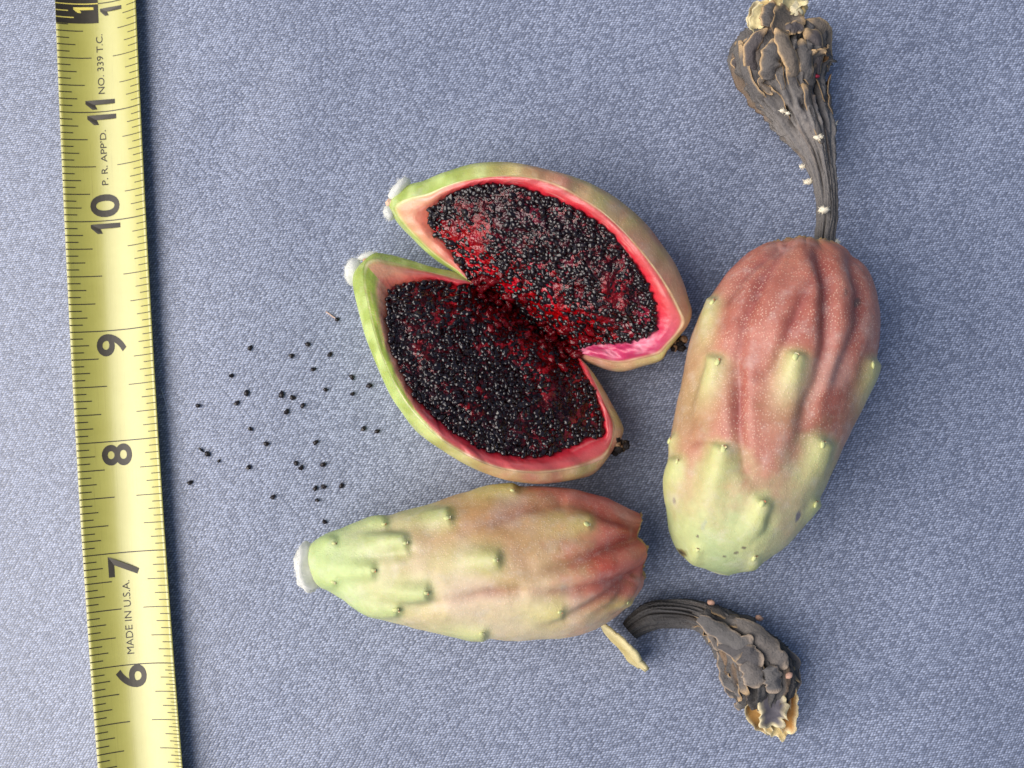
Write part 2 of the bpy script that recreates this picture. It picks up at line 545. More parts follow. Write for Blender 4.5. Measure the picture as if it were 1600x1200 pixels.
def build_tape():
    ys = np.array([-140, 0, 400, 800, 1200, 1340.])
    lx = np.array([78.5, 84, 103, 123.5, 151.5, 162.5])
    rx = np.array([207.5, 213.5, 231, 256, 286.5, 298.5])
    yy = np.linspace(-620, 1760, 300)
    cl = np.polyfit(ys, lx, 3)
    cr = np.polyfit(ys, rx, 3)
    def edge(c, y):                                    # straight on beyond what the photograph shows
        yc = np.clip(y, -60, 1260)
        return np.polyval(c, yc) + np.polyval(np.polyder(c), yc) * (y - yc)
    fl = fr_ = 0.0
    for _ in range(4):
        PLm = P(edge(cl, yy), yy, TAPE_Z + TAPE_SAG + fl)
        PRm = P(edge(cr, yy), yy, TAPE_Z + TAPE_SAG + fr_)
        fl, fr_ = cloth_fall(PLm[:, 0]), cloth_fall(PRm[:, 0])
    cen = (PLm + PRm) / 2
    cen[:, 2] = TAPE_Z + cloth_fall(cen[:, 0])
    cen = cen[::-1]                                    # from the bottom of the photograph upwards
    sarc = np.concatenate([[0], np.cumsum(np.linalg.norm(np.diff(cen[:, :2], axis=0), axis=1))])
    cpx = proj(cen)
    def s_at(py):                                      # arc length where the middle of the blade shows at row py
        return np.interp(-np.asarray(py, float), -cpx[:, 1], sarc)
    tang = unit(np.gradient(cen, axis=0))
    lat = np.stack([tang[:, 1], -tang[:, 0], np.zeros(len(tang))], -1)   # to the right
    def at(s, u, lift=0.0):
        """s along, u across (mm from the middle, + is right)."""
        s = np.asarray(s, float); u = np.asarray(u, float)
        c = np.stack([np.interp(s, sarc, cen[:, i]) for i in range(3)], -1)
        l = np.stack([np.interp(s, sarc, lat[:, i]) for i in range(3)], -1)
        q = u / (TAPE_W / 2)
        z = TAPE_SAG * q * q
        nz = np.stack([-2 * TAPE_SAG * q / (TAPE_W / 2), np.ones_like(q)], -1)
        nz = nz / np.linalg.norm(nz, axis=-1, keepdims=True)
        r = c + l * u[..., None]
        r = r + l * (nz[..., 0] * lift)[..., None]
        r[..., 2] += z + nz[..., 1] * lift
        r[..., 2] += cloth_fall(r[..., 0]) - cloth_fall(c[..., 0])
        return r
    def uv_px(px, py):
        """tape coordinates of a photograph pixel on the blade (fixed point)."""
        u = 0.0; s = float(s_at(py))
        for _ in range(12):
            g = proj(at(np.array(s), np.array(u)))
            u += (px - g[0]) * 0.1455
            s += (g[1] - py) * 0.1455
        return u, s
    inch_s = []
    for inch, (px, py) in {12: (154, 6), 11: (135, 175.5), 10: (170, 344), 9: (170, 516.7), 8: (180, 690.5), 7: (193, 863), 6: (206, 1038)}.items():
        inch_s.append((inch, uv_px(px, py)[1]))
    ii = np.array(inch_s)
    fit = np.polyfit(ii[:, 0], ii[:, 1], 2)
    print('TAPE inches', ii[:, 1].round(2), 'resid', (np.polyval(fit, ii[:, 0]) - ii[:, 1]).round(2), 'per inch', np.diff(ii[::-1, 1]).round(2))
    dfit = np.polyder(fit)
    def S(i):
        ic = np.clip(i, 5.5, 12.3)
        return np.polyval(fit, ic) + np.polyval(dfit, ic) * (i - ic)
    # blade
    root = thing('tape_measure', 'yellow steel measuring tape with black inch numbers lying along the left edge', 'tape measure', (float(cen[150, 0]), float(cen[150, 1]), 0))
    nu = 25
    us = np.linspace(-TAPE_W / 2, TAPE_W / 2, nu)
    ss = np.linspace(0, sarc[-1], 300)
    SS, UU = np.meshgrid(ss, us, indexing='ij')
    top = at(SS, UU, 0.0).reshape(-1, 3)
    bot = at(SS, UU, -0.18).reshape(-1, 3)
    f = grid_faces(300, nu, False)
    nt_ = len(top)
    faces = [list(q) for q in f[:, ::-1]] + [[int(i) + nt_ for i in q] for q in f]
    for r in range(299):
        for c in (0, nu - 1):
            a, b2 = r * nu + c, (r + 1) * nu + c
            faces.append([a, b2, b2 + nt_, a + nt_] if c == 0 else [b2, a, a + nt_, b2 + nt_])
    cols = np.stack([UU.ravel(), SS.ravel(), 0 * UU.ravel()], -1)
    me = mesh_data('blade', np.concatenate([top, bot]), faces, M_TAPE, np.concatenate([cols, cols]))
    me.validate()
    bm = bmesh.new(); bm.from_mesh(me); bmesh.ops.recalc_face_normals(bm, faces=bm.faces); bm.to_mesh(me); bm.free()
    obj('blade', me, root)
    # graduations
    HW = TAPE_W / 2
    box_s = uv_px(120, 37)[1]
    box_e = float(S(12.22))
    k = 25.4 / 174.5
    def line(s, u0, u1, w, lift=0.03):
        n = max(2, int(abs(u1 - u0) / 1.0) + 2)
        u = np.linspace(u0, u1, n)
        v = np.concatenate([at(np.full(n, s - w / 2), u, lift), at(np.full(n, s + w / 2), u, lift)])
        return v, [[i, i + 1, n + i + 1, n + i] for i in range(n - 1)], (0, 0, 0)
    dark, yel = [], []
    box_r = uv_px(154, 30)[0]
    for q in range(2 * 16, 16 * 16):
        inch = q / 16.0
        s = float(S(inch))
        if s < 1 or s > sarc[-1] - 1:
            continue
        if q % 16 == 0:
            if box_s < s < box_e:
                yel.append(line(s, -HW, box_r, 0.24, 0.06)); dark.append(line(s, box_r, HW, 0.24))
            else:
                dark.append(line(s, -HW, HW, 0.24))
            continue
        L = {8: 49, 4: 37, 12: 37}.get(q % 16, 25 if q % 2 == 0 else 17) * k
        jit = rng.uniform(-0.12, 0.12)
        if box_s < s < box_e:
            yel.append(line(s, -HW, -HW + L, 0.24, 0.06))
        else:
            dark.append(line(s, -HW, -HW + L + jit, 0.24))
        R = {8: 47, 4: 37, 12: 37}.get(q % 16, 26 if q % 2 == 0 else 18) * k
        dark.append(line(s, HW, HW - R + jit, 0.19))
    for q in range(3 * 32, 6 * 32):
        if q % 2 and 1 < float(S(q / 32.0)):
            dark.append(line(float(S(q / 32.0)), HW, HW - 11 * k, 0.13))
    def pr(name, parts, mat):
        v, f2, _ = merge(parts)
        return obj(name, mesh_data(name, v, f2, mat, smooth=False), root)
    pr('graduation_scale', dark, M_INK)
    pr('foot_scale', yel, M_YELLOWINK)
    # black foot box
    bs = np.linspace(box_s, box_e, 12)
    bu = np.linspace(-HW, box_r, 8)
    BS, BU = np.meshgrid(bs, bu, indexing='ij')
    obj('foot_marker', mesh_data('foot_marker', at(BS, BU, 0.03).reshape(-1, 3), grid_faces(12, 8, False), M_INK), root)
    # writing
    def text(name, s_, corners, mat, bold=0.0, lift=0.035, squeeze=None):
        x0, x1, y0, y1 = corners            # photograph box: x left..right is top..foot of letters, y from top..bottom is end..start
        if s_ == '1':
            v = np.array([(1, 0), (.5, 0), (.5, .69), (0, .62), (0, .79), (.62, 1), (1, 1)], float)
            xm, ym = (x0 + x1) / 2, (y0 + y1) / 2
            uL = uv_px(x0, ym)[0]; uR = uv_px(x1, ym)[0]
            sB = uv_px(xm, y1)[1]; sT = uv_px(xm, y0)[1]
            pts = at(sB + v[:, 0] * (sT - sB), uR + v[:, 1] * (uL - uR), lift)
            obj(name, mesh_data(name, pts, [[0, 6, 2, 1], [6, 5, 4, 3, 2]], mat, smooth=False), root)
            return
        cu = bpy.data.curves.new('print', 'FONT')
        cu.body = s_
        cu.offset = bold
        cu.resolution_u = 5
        to = bpy.data.objects.new('print', cu)
        C.objects.link(to)
        dg = bpy.context.evaluated_depsgraph_get()
        me0 = bpy.data.meshes.new_from_object(to.evaluated_get(dg))
        bpy.data.objects.remove(to)
        bm = bmesh.new(); bm.from_mesh(me0)
        v = np.array([w.co[:] for w in bm.verts])
        f2 = [[w.index for w in fc.verts] for fc in bm.faces]
        bm.free(); bpy.data.meshes.remove(me0)
        lo, hi = v.min(0), v.max(0)
        xm, ym = (x0 + x1) / 2, (y0 + y1) / 2
        uL = uv_px(x0, ym)[0]; uR = uv_px(x1, ym)[0]
        sB = uv_px(xm, y1)[1]; sT = uv_px(xm, y0)[1]
        s = sB + (v[:, 0] - lo[0]) / (hi[0] - lo[0]) * (sT - sB)
        u = uR + (v[:, 1] - lo[1]) / (hi[1] - lo[1]) * (uL - uR)
        obj(name, mesh_data(name, at(s, u, lift), f2, mat, smooth=False), root)
    B = 0.022
    text('numeral', '1', (156.5, 190, 11.5, 23.5), M_INK, B)
    text('numeral', '1', (114.5, 146, 12, 20.5), M_YELLOWINK, 0.012, 0.06)
    text('numeral', '1', (133.5, 180, 157, 171), M_INK, B)
    text('numeral', '1', (136.5, 182, 180, 195), M_INK, B)
    text('numeral', '0', (141, 187, 303.5, 339.5), M_INK, B)
    text('numeral', '1', (142, 188.5, 350, 365), M_INK, B)
    text('numeral', '9', (151, 197.5, 521.5, 556.5), M_INK, B)
    text('numeral', '8', (159, 206.5, 693.5, 728), M_INK, B)
    text('numeral', '7', (169, 217.5, 868, 900.5), M_INK, B)
    text('numeral', '6', (181, 229.5, 1038.5, 1074.5), M_INK, B)
    text('numeral', '5', (192, 241, 1216, 1251), M_INK, B)
    text('lettering', 'NO. 339 T.C.', (151.7, 162, 53.5, 147), M_INK, 0.004)
    text('lettering', 'P. R. APP\u2019D.', (157.5, 167.5, 203.5, 289.5), M_INK, 0.004)
    text('lettering', 'MADE IN U.S.A.', (194.5, 206, 906.5, 1022), M_INK, 0.0)
build_tape()

# ------------------------------------------------------------------ whole fruits
def ribbon(cl, width, up, cup=0.3, ruffle=0.0, thick=0.12, cin=(.1, .1, .1), cedge=(.4, .3, .2), ctip=None, nw=7, seed=0, edge=0.62, under=None):
    """Curled strip with thickness. cl (n,3) centre line, width (n,) half widths, up (3,) or (n,3) outward normal."""
    cl = np.asarray(cl, float); n = len(cl)
    up = np.broadcast_to(np.asarray(up, float), (n, 3))
    t = unit(np.gradient(cl, axis=0))
    side = unit(np.cross(t, up)); nor = unit(np.cross(side, t))
    w = np.linspace(-1, 1, nw)
    tt = np.linspace(0, 1, n)
    W = np.asarray(width)[:, None] * w[None, :]
    jag = 1 + ruffle * 0.5 * vnoise(np.stack([np.repeat(tt * 9.0, nw), np.tile(np.sign(w) * 3, n), np.full(n * nw, seed * 1.7)], -1), seed).reshape(n, nw)
    W = W * jag
    curlz = cup * np.asarray(width)[:, None] * (w[None, :] ** 2)
    ruf = ruffle * np.asarray(width)[:, None] * np.abs(w)[None, :] ** 1.5 * vnoise(np.stack([np.repeat(tt * 6.0, nw), np.tile(w * 1.3, n), np.full(n * nw, seed * 2.3)], -1), seed + 3).reshape(n, nw)
    top = cl[:, None, :] + side[:, None, :] * W[..., None] + nor[:, None, :] * (curlz + ruf)[..., None]
    bot = top - nor[:, None, :] * thick
    V = np.concatenate([top.reshape(-1, 3), bot.reshape(-1, 3)])
    f = grid_faces(n, nw, False)
    m = n * nw
    F = [list(map(int, q)) for q in f] + [[int(i) + m for i in q[::-1]] for q in f]
    for r in range(n - 1):
        a, b = r * nw, (r + 1) * nw
        F.append([a, b, b + m, a + m][::-1])
        a, b = r * nw + nw - 1, (r + 1) * nw + nw - 1
        F.append([a, b, b + m, a + m])
    for c in range(nw - 1):
        F.append([c, c + 1, c + 1 + m, c + m])
        a = (n - 1) * nw + c
        F.append([a, a + 1, a + 1 + m, a + m][::-1])
    ed = sstep(edge, 1.0, np.abs(w))[None, :] * np.ones((n, 1))
    tip = sstep(0.8, 1.0, tt)[:, None] * np.ones((1, nw))
    ed = np.maximum(ed, tip * 0.9)
    col = mix(np.asarray(cin, float), np.asarray(cedge if ctip is None else ctip, float), ed)
    colb = col if under is None else np.broadcast_to(np.asarray(under, float), col.shape)
    return V, F, np.concatenate([col.reshape(-1, 3), colb.reshape(-1, 3)])

def blob(c, r, axes=None, n=10, m=16, amp=0.2, freq=0.8, seed=0):
    """Lumpy ellipsoid."""
    th = np.linspace(0, math.pi, n)[:, None]; ph = np.linspace(0, 2 * math.pi, m, endpoint=False)[None, :]
    d = np.stack([np.sin(th) * np.cos(ph), np.sin(th) * np.sin(ph), np.cos(th) * np.ones_like(ph)], -1).reshape(-1, 3)
    r = np.asarray(r, float)
    k = 1 + amp * fbm(d * 2.2 * freq + seed * 3.7, seed, 2)
    p = d * r * k[:, None]
    if axes is not None:
        p = p @ np.asarray(axes, float)
    return p + np.asarray(c, float), [list(map(int, q)) for q in grid_faces(n, m)[:, ::-1]]

def frame(z, x=None):
    z = unit(np.asarray(z, float))
    x = np.array([0, 0, 1.0]) if x is None else np.asarray(x, float)
    if abs(np.dot(unit(x), z)) > 0.95:
        x = np.array([0, 1.0, 0])
    x = unit(x - z * np.dot(x, z))
    return np.stack([x, np.cross(z, x), z])

def hairs(c, axes, r, n, length, spread, width=0.07, seed=0, outdir=None):
    """Fine tapering hairs rooted over an ellipsoid (axes rows)."""
    g = np.random.default_rng(seed)
    V, F = [], []
    for i in range(n):
        d = unit(g.normal(size=3))
        if outdir is not None and np.dot(d @ axes, outdir) < -0.25:
            d = -d
        root = np.asarray(c) + (d * np.asarray(r)) @ axes
        dirv = unit(d @ axes + g.normal(size=3) * spread + (0 if outdir is None else np.asarray(outdir) * 0.5))
        L = length * g.uniform(0.4, 1.0)
        bend = g.normal(size=3) * 0.25 * L
        s = unit(np.cross(dirv, g.normal(size=3))) * width
        mid = root + dirv * L * 0.55
        tip = root + dirv * L + bend
        k = len(V)
        V += [root - s, root + s, mid - s * 0.8, mid + s * 0.8, tip]
        F += [[k, k + 1, k + 3, k + 2], [k + 2, k + 3, k + 4]]
    V = np.array(V)
    V[:, 2] = np.maximum(V[:, 2], 0.05)
    return V, F

def areole_mesh(seed):
    """A tiny scale leaf with a crown of bristly bits, about 1.6 mm, +x points to the flower end, +z out of the skin."""
    g = np.random.default_rng(seed)
    parts = []
    v, f = blob((-0.2, 0, 0.0), (1.15, 0.85, 0.5), n=7, m=10, amp=0.25, seed=seed)
    parts.append((v, f, srgb(198, 200, 138)))
    for i in range(4):
        a = g.uniform(-1.0, 1.0)
        d = np.array([math.cos(a), math.sin(a) * 0.9, g.uniform(0.1, 0.45)])
        r0 = np.array([0.35, 0.25 * math.sin(a), 0.2])
        cl = np.array([r0, r0 + unit(d) * 0.35, r0 + unit(d) * g.uniform(0.5, 0.75)])
        col = [srgb(214, 204, 160), srgb(196, 128, 92) if seed < 30 else srgb(120, 84, 60), srgb(212, 202, 150), srgb(222, 212, 180) if seed < 20 else srgb(150, 112, 84)][i]
        v, f, c = ribbon(cl, [0.42, 0.4, 0.22], (-0.2, 0, 1), cup=-0.3, thick=0.2, cin=col, cedge=col * 0.9, nw=3, seed=seed + i)
        parts.append((v, f, c))
    v, f, c = merge(parts)
    return mesh_data('areole', v, f, M_CREAM, c)
AREOLES = [areole_mesh(11), areole_mesh(23), areole_mesh(31)]

def build_fruit(root, pairs, zlift, mounds, grooves, colour, seed, marks=(), ridge_end=1.0, slim=0.98):
    """pairs: base to flower end, photograph pixels (left silhouette, right silhouette)."""
    NT, NA = 250, 340
    pr = catmull(np.array(pairs, float), NT)
    Lp, Rp = pr[:, :2], pr[:, 2:]
    mid_ = (Lp + Rp) / 2
    Lp, Rp = mid_ + (Lp - mid_) * slim, mid_ + (Rp - mid_) * slim
    wid = np.linalg.norm(Rp - Lp, axis=1) * 0.1455 * 0.92 / 2
    rmax = wid.max()
    zc = (zlift * rmax + (1 - zlift) * wid)
    for _ in range(2):
        A = P(Lp[:, 0], Lp[:, 1], zc); Bq = P(Rp[:, 0], Rp[:, 1], zc)
        rad = (Bq - A) / 2
        r = np.linalg.norm(rad, axis=1)
        zc = zlift * r.max() + (1 - zlift) * r
    cen = (A + Bq) / 2
    cen[:, 2] = zc; rad[:, 2] = 0
    th = np.linspace(0, 2 * math.pi, NA, endpoint=False)
    c, s = np.cos(th), np.sin(th)
    V = cen[:, None, :] + rad[:, None, :] * c[None, :, None]
    V[..., 2] += r[:, None] * s[None, :]
    tt = np.linspace(0, 1, NT)
    # normals of the smooth body
    dth = np.roll(V, -1, 1) - np.roll(V, 1, 1)
    dt = np.gradient(V, axis=0)
    nor = unit(np.cross(dth, dt))
    outw = V - cen[:, None, :]
    nor *= np.sign((nor * outw).sum(-1, keepdims=True) + 1e-9)
    pp = proj(V); X, Y = pp[..., 0], pp[..., 1]
    face = sstep(-0.12, 0.15, nor[..., 2])
    disp = np.zeros(X.shape)
    disp += 0.55 * fbm(V * 0.085 + seed, seed, 2) + 0.12 * fbm(V * 0.35 + seed, seed + 4, 2)
    # lengthwise folds gathered at the flower end, all round
    ang = th[None, :] * 5 + 1.4 * vnoise(np.stack([np.broadcast_to(tt[:, None] * 3, X.shape), np.broadcast_to(np.cos(th)[None] * 1.5, X.shape), np.broadcast_to(np.sin(th)[None] * 1.5, X.shape)], -1), seed + 8)
    fold = np.abs(np.sin(ang / 1.0)) ** 0.6
    endw = sstep(0.62, 1.0, tt)[:, None] * ridge_end
    disp += endw * (fold - 0.75) * 1.5 * (1 - 0.75 * face)
    disp += sstep(0.80, 1.0, tt)[:, None] * (np.abs(np.sin(ang * 1.5 + 0.6)) ** 0.5 - 0.8) * 0.35
    grv = np.zeros(X.shape)
    for pts, w, depth in grooves:
        d, fr = polyline_dist(X, Y, pts)
        w = w * 1.15; depth = depth * 1.05
        taper = (1 - 0.9 * fr ** 1.4) * (0.62 + 0.38 * sstep(0.0, 0.25, fr))
        g = np.exp(-(d / w) ** 2) * taper
        disp -= face * depth * g
        disp += face * depth * 0.38 * np.exp(-((d - 2.1 * w) / (1.5 * w)) ** 2) * taper
        grv = np.maximum(grv, g * face * min(1, depth))
    # tubercles
    halo = np.zeros(X.shape)
    cpx = proj(cen)
    for (mx, my, ln, w, h) in mounds:
        i = int(np.argmin((cpx[:, 0] - mx) ** 2 + (cpx[:, 1] - my) ** 2))
        ax = unit(cpx[max(i - 12, 0)] - cpx[min(i + 12, NT - 1)])        # towards the base
        # follow the meridian
        dx, dy = X - mx, Y - my
        l = dx * ax[0] + dy * ax[1]
        q = -dx * ax[1] + dy * ax[0]
        ln = ln * 1.45
        prof = np.where(l < 0, np.exp(-(l / 7) ** 2), np.exp(-(l / ln) ** 2) * 1.0)
        ww = w * (1 + 0.35 * np.clip(l / ln, 0, 1.5))
        g = prof * np.exp(-np.abs(q / ww) ** 2.4)
        disp += face * h * 1.15 * g
        halo = np.maximum(halo, face * np.where(l < 0, np.exp(-(l / 13) ** 2), np.exp(-(l / (ln * 1.25)) ** 2)) * np.exp(-np.abs(q / (ww * 1.5)) ** 2))
    # the hidden side has tubercles too
    for k in range(9):
        i0, a0 = rng.uniform(0.12, 0.8) * NT, rng.uniform(math.pi * 1.12, math.pi * 1.88)
        g = np.exp(-((np.arange(NT)[:, None] - i0) / 16) ** 2 - ((th[None, :] - a0) / 0.16) ** 2)
        disp += g * 0.8
    tclip = sstep(0.0, 0.03, tt)[:, None]
    V = V + nor * (disp * tclip)[..., None]
    V[..., 2] = np.maximum(V[..., 2], 0.12 + 0.1 * np.abs(vnoise(V * 0.3, 3)))
    col, spk = colour(tt[:, None] * np.ones_like(X), X, Y, V, halo, grv, nor)
    for (mx, my, a, b, rot, cc, k) in marks:
        dx, dy = X - mx, Y - my
        u = dx * math.cos(rot) + dy * math.sin(rot); q = -dx * math.sin(rot) + dy * math.cos(rot)
        d = np.hypot(u / a, q / b) + 0.35 * vnoise(V * 1.1, 77)
        col = mix(col, np.asarray(cc), face * k * (1 - sstep(0.7, 1.15, d)))
    verts = V.reshape(-1, 3)
    faces = [list(map(int, q)) for q in grid_faces(NT, NA)]
    # end caps
    cols = col.reshape(-1, 3); sp = spk.reshape(-1)
    extraV, extraC, extraS = [], [], []
    base_i = len(verts)
    for row, inward in ((0, -0.4), (NT - 1, 0.9)):
        ring = V[row]
        cc = ring.mean(0)
        axd = unit(cen[min(row + 3, NT - 1)] - cen[max(row - 3, 0)]) * (1 if row == 0 else -1)
        prev = row * NA + np.arange(NA)
        for kk, (f_, dep) in enumerate(((0.86, 0.25), (0.6, 0.7), (0.3, 1.0), (0.02, 1.05))):
            ringk = cc + (ring - cc) * f_ + axd * dep * (inward if row else -inward * -1.0)
            idx = base_i + len(extraV) * NA + np.arange(NA)
            extraV.append(ringk)
            extraC.append(np.broadcast_to(srgb(120, 88, 60) if row else srgb(210, 205, 160), (NA, 3)))
            extraS.append(np.zeros(NA))
            nx = np.roll(idx, -1); pn = np.roll(prev, -1)
            fq = np.stack([prev, pn, nx, idx], -1)
            faces += [list(map(int, q)) for q in (fq if row else fq[:, ::-1])]
            prev = idx
    verts = np.concatenate([verts] + extraV)
    cols = np.concatenate([cols] + extraC); sp = np.concatenate([sp] + extraS)
    me = mesh_data('skin', verts, faces, M_SKIN, cols)
    at = me.attributes.new('speck', 'FLOAT', 'POINT')
    at.data.foreach_set('value', sp.astype(np.float32))
    bm = bmesh.new(); bm.from_mesh(me); bmesh.ops.recalc_face_normals(bm, faces=bm.faces); bm.to_mesh(me); bm.free()
    skin = obj('skin', me, root)
    # areoles sit on the tips of the mounds
    nd = V.reshape(-1, 3); Xf, Yf, nf = X.ravel(), Y.ravel(), nor.reshape(-1, 3)
    p2 = proj(nd)
    for k, (mx, my, ln, w, h) in enumerate(mounds):
        ok = nf[:, 2] > -0.05
        i = int(np.argmin((p2[:, 0] - mx) ** 2 + (p2[:, 1] - my) ** 2 + np.where(ok, 0, 1e6)))
        it = i // NA
        axw = unit(cen[min(it + 5, NT - 1)] - cen[max(it - 5, 0)])
        z = unit(nf[i] + axw * 0.25)
        x = unit(axw - z * np.dot(axw, z)); y = np.cross(z, x)
        sc = rng.uniform(0.42, 0.74) * (0.75 + 0.25 * min(h, 1.5))
        m = Matrix(((x[0], y[0], z[0]), (x[1], y[1], z[1]), (x[2], y[2], z[2]))).to_4x4()
        o = bpy.data.objects.new('areole', AREOLES[k % 3])
        C.objects.link(o)
        o.parent = root
        o.matrix_parent_inverse = parent_inv(root)
        o.matrix_basis = Matrix.Translation(Vector(nd[i]) * MM) @ m @ Matrix.Scale(sc, 4)
    return dict(cen=cen, rad=r, V=V)

# ---- right-hand fruit with its withered flower
def za(x, y):
    return 1000 + x / 2.105, 350 + y / 2.105
A_pairs = [  # (left x, y, right x, y) from the base up
    (1104, 890, 1140, 899), (1076, 876, 1160, 893), (1058, 862, 1186, 880), (1046, 838, 1212, 864), (1040, 806, 1238, 842),
    (1036, 768, 1264, 806), (1039, 724, 1288, 762), (1044, 682, 1310, 716), (1052, 640, 1330, 672),
    (1060, 600, 1347, 630), (1068, 560, 1362, 588), (1079, 522, 1371, 546), (1092, 488, 1373, 508),
    (1108, 460, 1370, 478), (1127, 434, 1362, 450), (1146, 414, 1350, 426), (1166, 398, 1336, 410), (1186, 387, 1318, 397), (1204, 381, 1304, 388)]
A_mounds = [(*za(512, 438), 44, 15, 1.5), (*za(252, 450), 46, 13, 1.3), (*za(272, 742), 58, 17, 1.6), (*za(122, 782), 40, 11, 1.2),
            (*za(402, 918), 40, 15, 1.5), (*za(600, 722), 50, 14, 1.4), (*za(768, 462), 46, 10, 1.1), (*za(578, 920), 34, 9, 1.0),
            (*za(190, 1070), 18, 9, 0.7), (*za(97, 708), 30, 8, 1.0), (*za(238, 258), 40, 9, 0.9), (*za(378, 1100), 20, 8, 0.6)]
A_grooves = [([za(585, 95), za(612, 200), za(612, 400), za(575, 540), za(530, 640)], 9, 1.7),
             ([za(478, 70), za(400, 190), za(345, 320), za(318, 480), za(322, 640)], 8, 1.0),
             ([za(690, 120), za(722, 220), za(718, 330), za(660, 480), za(610, 600)], 8, 1.1),
             ([za(560, 200), za(500, 330), za(450, 470), za(360, 540)], 9, 0.8),
             ([za(450, 80), za(330, 180), za(270, 290)], 7, 0.9),
             ([za(320, 480), za(325, 650), za(340, 800), za(390, 870)], 9, 1.0),
             ([za(210, 470), za(165, 580), za(150, 700)], 7, 0.7),
             ([za(180, 715), za(250, 712)], 5, 0.4),
             ([za(430, 960), za(420, 1000), za(350, 1060)], 7, 0.7),
             ([za(560, 560), za(530, 700), za(470, 850)], 12, 0.8)]
def A_colour(t, X, Y, V, halo, grv, nor):
    n1 = fbm(V * 0.07 + 5, 21, 3); n2 = fbm(V * 0.16 + 9, 31, 3)
    green = mix(srgb(158, 172, 124), srgb(182, 184, 130), sstep(-0.5, 0.5, n1))
    red = mix(srgb(152, 82, 68), srgb(176, 114, 98), sstep(-0.6, 0.6, n2))
    top = srgb(182, 112, 88)
    c = mix(green, red, sstep(0.20, 0.46, t + 0.10 * n1 + 0.09 * n2 + 0.05 * fbm(V * 0.5, 41, 2) + 0.05 * sstep(1250, 1120, X) * 0))
    c = mix(c, top, sstep(0.72, 0.95, t + 0.1 * n2))
    bloom = sstep(0.05, 0.55, fbm(V * 0.11 + 2, 51, 3)) * sstep(0.2, 0.4, t) * 0.5
    c = mix(c, srgb(196, 160, 146), bloom * 0.8)
    c = mix(c, srgb(132, 66, 66), np.clip(grv * 0.75, 0, 0.7) * sstep(0.25, 0.5, t))
    side = sstep(60, 8, np.abs(X - np.interp(Y, [400, 500, 600, 700, 800], [1150, 1085, 1058, 1038, 1035])))
    c = mix(c, srgb(172, 176, 118), side * 0.35 * sstep(0.8, 0.45, t))
    beige = sstep(1150, 1260, X + 0.25 * (Y - 800)) * sstep(0.5, 0.25, t) * sstep(0.02, 0.12, t)
    c = mix(c, srgb(186, 170, 138), beige * 0.6)
    hk = np.clip(halo * 1.15, 0, 1) * (0.9 - 0.35 * sstep(0.6, 0.9, t))
    c = mix(c, srgb(186, 190, 128), hk * 0.85)
    c = mix(c, srgb(196, 176, 110), sstep(0.93, 1.0, t) * 0.25)
    spk = np.clip(0.25 + 0.75 * sstep(0.2, 0.45, t) * sstep(0.98, 0.8, t) - halo * 0.3, 0, 1) * sstep(0.10, 0.3, t + .05)
    return c, spk
rootA = thing('cactus_fruit', 'plump red and green cactus fruit with its withered flower still attached', 'cactus fruit', (P(1200, 640, 0)[0], P(1200, 640, 0)[1], 0))
dk = srgb(92, 74, 70)
violet = srgb(92, 88, 112)
A_marks = [(1344, 470, 5, 9, 0.2, dk, 0.8), (1318, 460, 3, 6, 0.1, dk, 0.5), (1056, 781, 2, 7, 0.05, dk, 0.7), (1246, 804, 4, 9, 0.35, violet, 0.8),
           (1162, 854, 4, 2.5, 0, dk, 0.8), (1150, 862, 4, 2, -0.3, dk, 0.7), (1132, 868, 3, 1.6, 0, dk, 0.7), (1091, 837, 2.4, 2.6, 0, dk, 0.8),
           (1102, 817, 4, 9, 0.4, srgb(150, 156, 140), 0.5), (1063, 863, 16, 7, 0.28, srgb(104, 84, 46), 0.85), (1065, 863, 6, 2.5, 0.4, srgb(44, 34, 26), 0.8)]
FA = build_fruit(rootA, A_pairs, 0.72, A_mounds, A_grooves, A_colour, 3, A_marks, slim=0.962)

# ---- lower fruit, stem scar at left
def zb(x, y):
    return 450 + x / 2.7586, 740 + y / 2.7586
B_pairs = [  # travelling from the woolly base (left) to the flower end; "left" silhouette is the lower edge
    (494, 908, 481, 862), (504, 919, 486, 850), (516, 925, 496, 842), (537, 936, 515, 831), (552, 946, 536, 825), (572, 957, 560, 818), (602, 969, 596, 808),
    (640, 979, 634, 796), (676, 987, 674, 785), (716, 992, 714, 772), (760, 997, 760, 762), (804, 1000, 802, 759),
    (848, 1000, 850, 757), (890, 997, 892, 760), (926, 986, 930, 771), (954, 970, 958, 784), (978, 948, 978, 795), (994, 922, 990, 802), (1002, 905, 996, 806)]
B_mounds = [(*zb(505, 300), 46, 14, 1.3), (*zb(365, 420), 48, 14, 1.1), (*zb(198, 300), 18, 9, 0.5), (*zb(195, 468), 18, 9, 0.5),
            (*zb(596, 513), 52, 15, 1.4), (*zb(465, 588), 44, 10, 1.0), (*zb(690, 188), 44, 13, 1.3), (*zb(412, 216), 40, 9, 0.9),
            (*zb(900, 372), 40, 15, 1.2), (*zb(1290, 215), 36, 13, 0.9), (*zb(1172, 598), 34, 13, 0.8), (*zb(970, 74), 40, 9, 1.0),
            (*zb(838, 690), 46, 9, 1.0), (*zb(1466, 556), 24, 6, 0.4)]
